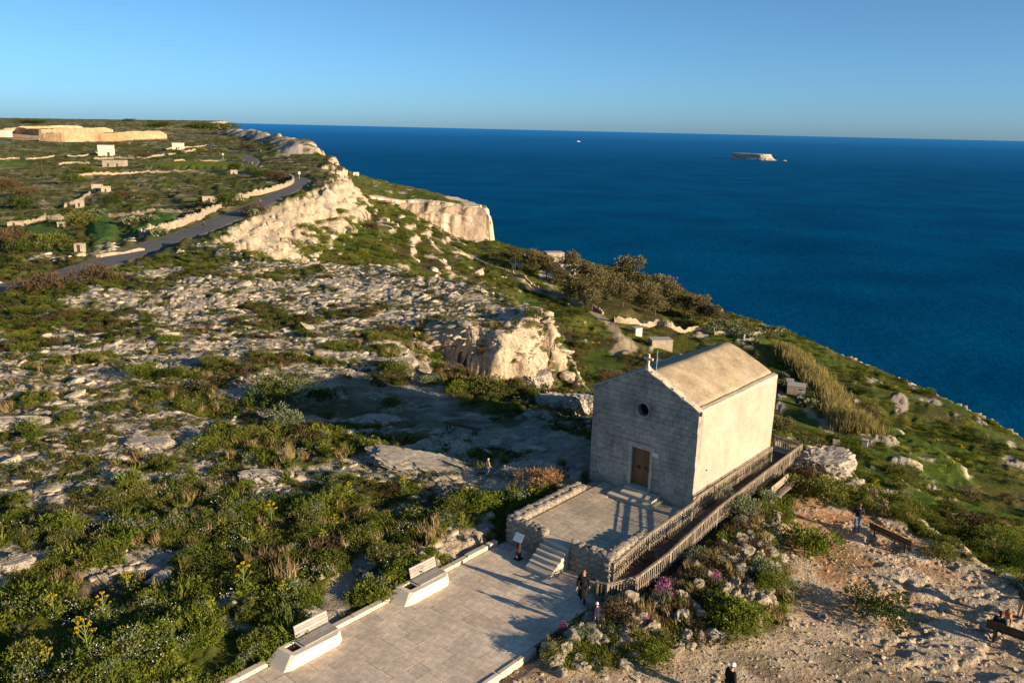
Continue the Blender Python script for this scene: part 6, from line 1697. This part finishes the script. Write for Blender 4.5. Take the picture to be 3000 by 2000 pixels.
for k, (a, b) in enumerate(((1.9, 10.6), (2.0, 8.0))):
    x, y = ab2xy(a, b); m_ = MB(); m_.bar((x, y, gz1(x, y) - .3), ab2xy(1.42 + .03 * k, b + .3) + (zr(b) + .75,), .06)
    tag(m_.build("fence_prop", M['deck']), ("slanting timber prop at the far end of the outer fence", "slanting timber prop above the grey bench")[k], "prop")
# ---------------------------------------------------------------- people, a dog and cyclists
DG = None
def skin_mesh(name, verts, edges, radii, root, mat, levels=1):
    me = bpy.data.meshes.new(name + "_cage"); me.from_pydata([tuple(v) for v in verts], edges, [])
    o = bpy.data.objects.new(name, me); COL.objects.link(o)
    md = o.modifiers.new("skin", 'SKIN'); md.use_smooth_shade = True
    if not me.skin_vertices:
        raise RuntimeError("no skin layer")
    for i, r_ in enumerate(radii):
        s_ = me.skin_vertices[0].data[i]; s_.radius = r_ if isinstance(r_, tuple) else (r_, r_); s_.use_root = (i == root)
    sb = o.modifiers.new("sub", 'SUBSURF'); sb.levels = levels; sb.render_levels = levels
    dg = bpy.context.evaluated_depsgraph_get()
    me2 = bpy.data.meshes.new_from_object(o.evaluated_get(dg)); me2.name = name
    bpy.data.objects.remove(o); bpy.data.meshes.remove(me)
    me2.materials.clear(); me2.materials.append(mat)
    for p_ in me2.polygons: p_.use_smooth = True
    return me2
CLOTH = {}
def cloth(c):
    if c not in CLOTH:
        CLOTH[c] = mat_noise("cloth_%d" % len(CLOTH), [tuple(v * .8 for v in c), tuple(min(1, v * 1.2) for v in c)], 9, .9, .1, .3, 40, .01)
    return CLOTH[c]
M['skin'] = mat_noise("skin", [(.42, .22, .14), (.50, .28, .19)], 6, .6, .3)
BASE = dict(pelvis=(0, 0, .95), spine=(0, .0, 1.16), chest=(0, .0, 1.36), neck=(0, -.01, 1.49), head0=(0, .005, 1.565), head1=(0, .02, 1.64), head2=(0, .005, 1.715),
            shl=(-.185, -.01, 1.42), ell=(-.245, -.03, 1.14), wrl=(-.25, .05, .90), shr=(.185, -.01, 1.42), elr=(.245, -.03, 1.14), wrr=(.25, .05, .90),
            hil=(-.095, 0, .91), knl=(-.10, .02, .50), anl=(-.10, -.02, .09), tol=(-.11, .14, .035), hir=(.095, 0, .91), knr=(.10, .02, .50), anr=(.10, -.02, .09), tor=(.11, .14, .035))
RAD_ = dict(pelvis=(.145, .11), spine=(.13, .095), chest=(.155, .105), neck=.055, head0=.07, head1=(.078, .095), head2=(.06, .075), shl=.06, ell=.043, wrl=.03, shr=.06, elr=.043, wrr=.03,
            hil=.088, knl=.058, anl=.04, tol=.035, hir=.088, knr=.058, anr=.04, tor=.035)
BONES = [("pelvis", "spine"), ("spine", "chest"), ("chest", "neck"), ("neck", "head0"), ("head0", "head1"), ("head1", "head2"), ("chest", "shl"), ("shl", "ell"), ("ell", "wrl"), ("chest", "shr"), ("shr", "elr"), ("elr", "wrr"),
         ("pelvis", "hil"), ("hil", "knl"), ("knl", "anl"), ("anl", "tol"), ("pelvis", "hir"), ("hir", "knr"), ("knr", "anr"), ("anr", "tor")]
def person(loc, rz, height, label, coat, trousers, shoes, hair, pose=None, hat=None, long_coat=False, pack=None, long_hair=False, bare=False):
    J = {k: np.array(v, float) for k, v in BASE.items()}
    for k, v in (pose or {}).items(): J[k] = np.array(v, float)
    r_ = tag(empty("person", loc, rz), label, "person"); s = height / 1.75
    r_.scale = (s, s, s)
    names = list(J); idx = {n_: i for i, n_ in enumerate(names)}
    V = [J[n_] for n_ in names]; E = [(idx[a], idx[b]) for a, b in BONES]; Rr = [RAD_[n_] for n_ in names]
    for sd in ("l", "r"):        # hands: palm and five fingers
        w = J["wr" + sd]; d = w - J["el" + sd]; d /= np.linalg.norm(d); sg = -1 if sd == "l" else 1
        side = np.array([0, 1, 0.]) - d * d[1]; side /= np.linalg.norm(side) + 1e-6
        inn = np.cross(d, side) * sg
        V.append(w + d * .07); E.append((idx["wr" + sd], len(V) - 1)); Rr.append((.034, .018)); pi_ = len(V) - 1
        for k, (o_, L_) in enumerate(((-.03, .065), (-.01, .08), (.01, .075), (.028, .06))):
            V.append(w + d * .10 + side * o_); E.append((pi_, len(V) - 1)); Rr.append(.0095)
            V.append(w + d * (.10 + L_) + side * o_ * 1.2 + inn * .02); E.append((len(V) - 2, len(V) - 1)); Rr.append(.008)
        V.append(w + d * .06 + side * .055 + inn * .02); E.append((pi_, len(V) - 1)); Rr.append(.011)
    obj("body", skin_mesh("body", V, E, Rr, idx["pelvis"], M['skin']), r_)
    def part(nm, keys, bones, grow, mat, extra=()):
        ks = list(keys); ii = {n_: i for i, n_ in enumerate(ks)}
        vs_ = [J[k] for k in ks]; rs_ = [tuple(q + grow for q in RAD_[k]) if isinstance(RAD_[k], tuple) else RAD_[k] + grow for k in ks]
        es_ = [(ii[a], ii[b]) for a, b in bones]
        for (par, pos, rad) in extra:
            vs_.append(np.array(pos, float)); rs_.append(rad); es_.append((ii[par] if isinstance(par, str) else len(vs_) - 2, len(vs_) - 1))
        return obj(nm, skin_mesh(nm, vs_, es_, rs_, 0, mat), r_)
    if long_coat:
        hm = (J["knl"] + J["knr"]) / 2; q = MB(); vv = []
        for e in range(6):
            t_ = e / 5; c_ = J["pelvis"] + np.array([0, 0, .14]) + (hm - np.array([0, 0, .02]) - J["pelvis"] - np.array([0, 0, .14])) * t_
            for a in range(14): vv.append((c_[0] + (.165 + .065 * t_) * math.cos(a * math.pi / 7), c_[1] + (.125 + .075 * t_) * math.sin(a * math.pi / 7) * (1 + .06 * math.sin(3 * a)), c_[2]))
        q.add(vv, [[e * 14 + a, e * 14 + (a + 1) % 14, (e + 1) * 14 + (a + 1) % 14, (e + 1) * 14 + a] for e in range(5) for a in range(14)] + [list(range(70, 84))])
        q.build("coat_skirt", cloth(coat), r_, True)
    tk = ["pelvis", "hil", "knl", "anl", "hir", "knr", "anr"]
    for k in ("anl", "anr"): pass
    part("trousers", tk, [("pelvis", "hil"), ("hil", "knl"), ("knl", "anl"), ("pelvis", "hir"), ("hir", "knr"), ("knr", "anr")], .016, cloth(trousers))
    ck = ["chest", "spine", "pelvis", "shl", "ell", "wrl", "shr", "elr", "wrr"]
    cb = [("chest", "spine"), ("spine", "pelvis"), ("chest", "shl"), ("shl", "ell"), ("ell", "wrl"), ("chest", "shr"), ("shr", "elr"), ("elr", "wrr")]
    ex = []
    top = J["neck"] * .6 + J["chest"] * .4
    ex.append(("chest", tuple(top), (.085, .075)))
    lo_ = J["pelvis"] + ((J["knl"] + J["knr"]) / 2 - J["pelvis"]) * .30
    if not long_coat: ex.append(("pelvis", tuple(J["pelvis"] * .55 + lo_ * .45), (.165, .125))); ex.append((0, tuple(lo_), (.15, .115)))
    if long_coat:
        hm = (J["knl"] + J["knr"]) / 2
        ex.append(("pelvis", tuple(J["pelvis"] * .5 + hm * .5), (.19, .15))); ex.append((0, tuple(J["pelvis"] * .08 + hm * .92), (.20, .16)))
    ex.append(("chest", tuple(J["neck"] * .97 + J["chest"] * .03 + np.array([0, -.005, 0])), (.075, .07)))
    part("coat" if long_coat else "jacket", ck, cb, .028, cloth(coat), ex)
    for sd in ("l", "r"):
        a_, t_ = J["an" + sd], J["to" + sd]
        obj("shoe", skin_mesh("shoe", [a_ + (t_ - a_) * -.25 + np.array([0, 0, -.02]), a_ * .5 + t_ * .5, t_ + (t_ - a_) * .25], [(0, 1), (1, 2)], [.05, .05, .036], 0, cloth(shoes)), r_)
    h0, h1, h2 = J["head0"], J["head1"], J["head2"]; upv = (h2 - h0) / np.linalg.norm(h2 - h0); fwd = np.array([0, 1, 0.]); fwd -= upv * fwd.dot(upv); fwd /= np.linalg.norm(fwd); rt_ = np.cross(fwd, upv)
    fc = h1 - upv * .015 + fwd * .092
    q = MB(); q.hexa([tuple(fc + rt_ * a * .014 + upv * b * .022 + fwd * (c * .022 if b < 0 else c * .006)) for a, c, b in ((-1, 0, -1), (1, 0, -1), (1, 1, -1), (-1, 1, -1), (-.7, 0, 1), (.7, 0, 1), (.7, 1, 1), (-.7, 1, 1))]); q.build("nose", M['skin'], r_)
    for sg in (-1, 1):
        q = MB(); e_ = h1 + fwd * .088 + rt_ * sg * .034 + upv * .012; q.tube([tuple(e_ - fwd * .008), tuple(e_ + fwd * .006)], [.012, .008], 8); q.build("eye", M['dark'], r_)
        q = MB(); e_ = h1 + rt_ * sg * .084 - upv * .01; q.tube([tuple(e_ - upv * .03), tuple(e_ + rt_ * sg * .012), tuple(e_ + upv * .03)], [.008, .018, .012], 6); q.build("ear", M['skin'], r_)
    q = MB(); e_ = h1 + fwd * .09 - upv * .055; q.bar(tuple(e_ - rt_ * .024), tuple(e_ + rt_ * .024), .010, .008); q.build("mouth", cloth((.30, .10, .08)), r_)
    hv = [h1 - fwd * .028 + upv * .01, h2 - fwd * .02 + upv * .015]
    he = [(0, 1)]; hr = [(.086, .088), (.076, .08)]
    if long_hair: hv.append(h0 - fwd * .06 - upv * .08); he.append((0, 2)); hr.append((.075, .05))
    def cap(nm, c_, rx, ry, rz_, front, back, mat):
        q = MB(); vv = []; nA, nE = 16, 6
        for e in range(nE + 1):
            for a in range(nA):
                an = 2 * math.pi * a / nA; lim = back + (front - back) * (.5 + .5 * math.cos(an)) ** 1.5
                el = math.pi / 2 + (lim - math.pi / 2) * e / nE
                vv.append(tuple(c_ + fwd * ry * math.cos(el) * math.cos(an) + rt_ * rx * math.cos(el) * math.sin(an) + upv * rz_ * math.sin(el)))
        q.add(vv, [[e * nA + a, e * nA + (a + 1) % nA, (e + 1) * nA + (a + 1) % nA, (e + 1) * nA + a] for e in range(nE) for a in range(nA)])
        return q.build(nm, mat, r_, True)
    if not bare: cap("hair", h1 + upv * .022 - fwd * .012, .092, .108, .098, .45, -.75, cloth(hair))
    if long_hair: obj("long_hair", skin_mesh("long_hair", [h1 - fwd * .06 - upv * .03, h0 - fwd * .065 - upv * .03, h0 - fwd * .06 - upv * .11], [(0, 1), (1, 2)], [(.07, .035), (.075, .035), (.05, .025)], 0, cloth(hair)), r_)
    if hat:
        cap("hat", h1 + upv * .03 - fwd * .006, .102, .116, .115, .22, -.12, cloth(hat))
    if pack:
        c_ = J["chest"] * .55 + J["spine"] * .45 + np.array([0, -.20, 0])
        obj("backpack", skin_mesh("backpack", [c_ + np.array([0, 0, -.18]), c_ + np.array([0, -.02, 0]), c_ + np.array([0, .02, .19])], [(0, 1), (1, 2)], [(.15, .10), (.16, .11), (.12, .08)], 1, cloth(pack)), r_)
    return r_
WALK = dict(knl=(-.10, .16, .53), anl=(-.10, .20, .10), tol=(-.11, .36, .06), knr=(.10, -.02, .50), anr=(.10, -.22, .12), tor=(.11, -.07, .04), wrl=(-.26, -.12, .92), wrr=(.26, .18, .95), elr=(.25, .0, 1.14))
x, y = ab2xy(.02, -9.95)
person((x, y, .01), R(168), 1.74, "woman in a long black coat and blue shoes walking off the ramp", (.012, .012, .014), (.014, .014, .017), (.14, .30, .48), (.25, .13, .05), WALK, None, True, None, True)
x, y = ab2xy(1.75, -11.35)
person((x, y, gz1(x, y) + .02), R(40), 1.22, "child in a white hat and dark jacket climbing among the garden boulders", (.02, .02, .05), (.03, .03, .045), (.5, .5, .5), (.1, .05, .03), WALK, (.72, .70, .68))
BACK = dict(elr=(.25, .06, 1.16), wrr=(.16, .24, 1.12), ell=(-.25, .06, 1.16), wrl=(-.16, .24, 1.12))
x, y = ab2xy(7.05, 5.45)
person((x, y, gz1(x, y)), R(-20), 1.76, "person in dark jacket, jeans and black backpack standing left of the path bench", (.03, .028, .045), (.10, .14, .23), (.06, .035, .025), (.10, .05, .025), BACK, None, False, (.012, .012, .014), True)
x, y = ab2xy(-12.2, -3.0)
person((x, y, gz1(x, y)), R(-60), 1.12, "child hiker with a purple backpack on the path beyond the herbs", (.40, .31, .02), (.38, .35, .36), (.1, .08, .07), (.3, .2, .1), WALK, (.5, .47, .44), False, (.07, .05, .15))
x, y = ab2xy(15.35, 3.1)
person((x, y, gz1(x, y)), R(-70), 1.78, "bald man in dark jacket and beige trousers standing with a dog at the right border", (.045, .045, .04), (.34, .28, .18), (.05, .04, .03), (.2, .18, .16), dict(wrl=(-.25, .14, .95)), None, bare=True)
SIT = dict(pelvis=(0, 0, .52), spine=(0, -.02, .74), chest=(0, .0, .95), neck=(0, .02, 1.08), head0=(0, .04, 1.155), head1=(0, .055, 1.23), head2=(0, .045, 1.305), shl=(-.185, 0, 1.01), shr=(.185, 0, 1.01), ell=(-.25, .06, .75), elr=(.25, .06, .75), wrl=(-.12, .27, .68), wrr=(.12, .27, .68),
           hil=(-.095, .02, .50), hir=(.095, .02, .50), knl=(-.12, .44, .50), knr=(.12, .44, .50), anl=(-.12, .42, .09), anr=(.12, .42, .09), tol=(-.13, .58, .04), tor=(.13, .58, .04))
cT, sT = math.cos(TH - .02), math.sin(TH - .02)
for dx, lb, ct, hr in ((-.85, "seated person in black with a teal sleeve, left on the bench at the right border", (.012, .035, .042), (.06, .035, .025)), (.35, "seated dark-haired person in black, right on the bench at the right border", (.016, .015, .014), (.025, .016, .012))):
    person((BRX + cT * dx - sT * .26, BRY + sT * dx + cT * .26, BRZ), TH - .02, 1.74, lb, ct, (.02, .02, .025), (.03, .025, .02), hr, SIT, None, False, None, True)
MX, MY = 8.7, 28.1
person((MX, MY, gz1(MX, MY)), R(-65), 1.78, "man in white knitted cap and black jacket at the bottom edge", (.012, .012, .013), (.03, .03, .035), (.02, .02, .02), (.08, .05, .03), dict(head0=(0, .02, 1.565), head1=(0, .045, 1.635), head2=(0, .04, 1.71)), (.72, .70, .70))
# dog
x, y = ab2xy(15.0, 2.15)
dog = tag(empty("dog", (x, y, gz1(x, y)), R(150)), "tan dog standing beside the man at the right border", "dog")
dv = dict(rump=(0, -.36, .56), belly=(0, -.08, .56), chest=(0, .24, .54), neck=(0, .40, .68), head=(0, .52, .80), muz=(0, .66, .76), nose=(0, .74, .75), tail0=(0, -.46, .55), tail1=(0, -.60, .40), tail2=(0, -.66, .26),
          fsl=(-.09, .26, .44), fel=(-.10, .24, .28), fwl=(-.10, .26, .12), fpl=(-.10, .30, .03), fsr=(.09, .26, .44), fer=(.10, .24, .28), fwr=(.10, .26, .12), fpr=(.10, .30, .03),
          hkl=(-.10, -.26, .40), hhl=(-.10, -.46, .24), hpl=(-.10, -.43, .06), htl=(-.10, -.36, .03), hkr=(.10, -.26, .40), hhr=(.10, -.46, .24), hpr=(.10, -.43, .06), htr=(.10, -.36, .03))
dr_ = dict(rump=(.10, .12), belly=(.105, .12), chest=(.12, .16), neck=.085, head=.085, muz=.05, nose=.032, tail0=.045, tail1=.04, tail2=.02, fsl=.06, fel=.04, fwl=.028, fpl=.032, fsr=.06, fer=.04, fwr=.028, fpr=.032, hkl=.075, hhl=.034, hpl=.026, htl=.03, hkr=.075, hhr=.034, hpr=.026, htr=.03)
db = [("rump", "belly"), ("belly", "chest"), ("chest", "neck"), ("neck", "head"), ("head", "muz"), ("muz", "nose"), ("rump", "tail0"), ("tail0", "tail1"), ("tail1", "tail2")]
for sd in "lr": db += [("chest", "fs" + sd), ("fs" + sd, "fe" + sd), ("fe" + sd, "fw" + sd), ("fw" + sd, "fp" + sd), ("rump", "hk" + sd), ("hk" + sd, "hh" + sd), ("hh" + sd, "hp" + sd), ("hp" + sd, "ht" + sd)]
dn = list(dv); di = {n_: i for i, n_ in enumerate(dn)}
fur = mat_noise("tan_and_black_fur", [(.05, .03, .015), (.34, .17, .06), (.42, .24, .10)], 3.2, .9, .1, .3, 60, .01)
obj("body", skin_mesh("body", [dv[n_] for n_ in dn], [(di[a], di[b]) for a, b in db], [dr_[n_] for n_ in dn], 0, fur), dog)
for sg in (-1, 1):
    q = MB(); q.add([(sg * .03, .47, .85), (sg * .085, .49, .84), (sg * .055, .51, .83), (sg * .07, .47, .97)], [[0, 1, 3], [1, 2, 3], [2, 0, 3], [0, 2, 1]]); q.build("ear", fur, dog)
# cyclists on the road
def bicycle(x, y, z, rz, label, frame):
    r_ = tag(empty("bicycle", (x, y, z), rz), label, "bicycle")
    for yy in (-.52, .52):
        m_ = MB(); P = [(0, yy + .34 * math.cos(t_), .34 + .34 * math.sin(t_)) for t_ in np.linspace(0, 2 * math.pi, 21)]; m_.tube(P, .02, 5, caps=False)
        w_ = m_.build("wheel", M['iron'], r_)
        m_ = MB()
        for t_ in np.linspace(0, math.pi, 6)[:-1]: m_.bar((0, yy - .33 * math.cos(t_), .34 - .33 * math.sin(t_)), (0, yy + .33 * math.cos(t_), .34 + .33 * math.sin(t_)), .006)
        m_.build("spokes", M['iron'], w_)
    m_ = MB()
    for p_, q_ in (((0, -.52, .34), (0, -.10, .30)), ((0, -.10, .30), (0, -.2, .82)), ((0, -.2, .82), (0, .36, .84)), ((0, .36, .84), (0, -.10, .30)), ((0, -.52, .34), (0, -.2, .82)), ((0, .52, .34), (0, .38, .95))): m_.tube([p_, q_], .02, 6)
    m_.build("frame", cloth(frame), r_)
    m_ = MB(); m_.tube([(-.22, .45, .93), (0, .38, .96), (.22, .45, .93)], .014, 6); m_.build("handlebar", M['iron'], r_)
    m_ = MB(); m_.hexa([(-.06, -.34, .85), (.06, -.34, .85), (.03, -.08, .86), (-.03, -.08, .86), (-.07, -.34, .90), (.07, -.34, .90), (.02, -.08, .89), (-.02, -.08, .89)]); m_.build("saddle", M['iron'], r_)
RIDE = dict(pelvis=(0, -.20, .98), spine=(0, -.05, 1.15), chest=(0, .12, 1.29), neck=(0, .24, 1.38), head0=(0, .30, 1.42), head1=(0, .36, 1.49), head2=(0, .37, 1.57), shl=(-.18, .16, 1.32), shr=(.18, .16, 1.32), ell=(-.21, .30, 1.12), elr=(.21, .30, 1.12), wrl=(-.20, .43, .97), wrr=(.20, .43, .97),
            hil=(-.09, -.18, .95), hir=(.09, -.18, .95), knl=(-.11, .16, .80), knr=(.11, .10, .62), anl=(-.10, .0, .42), anr=(.10, -.10, .20), tol=(-.10, .14, .38), tor=(.10, .05, .15))
for (yy, off, lb, lp, ct) in ((236, 1.0, "bicycle under the rider in pink on the road", "cyclist in a pink red top riding along the road, farther one", (.62, .04, .09)), (177, .6, "bicycle under the dark clothed rider on the road", "cyclist in dark clothes riding along the road, nearer one", (.03, .035, .05))):
    k = int(np.argmin(np.abs(ROADL[:, 1] - yy))); q = ROADL[k]; t_ = tdir[k]; rz = math.atan2(-t_[0], t_[1])
    x, y, z = q[0] + off, q[1], _rz[k] + .03
    bicycle(x, y, z, rz, lb, (.1, .1, .12))
    person((x, y, z), rz, 1.75, lp, ct, (.02, .02, .025), (.1, .1, .1), (.05, .03, .02), RIDE, (.55, .52, .5))
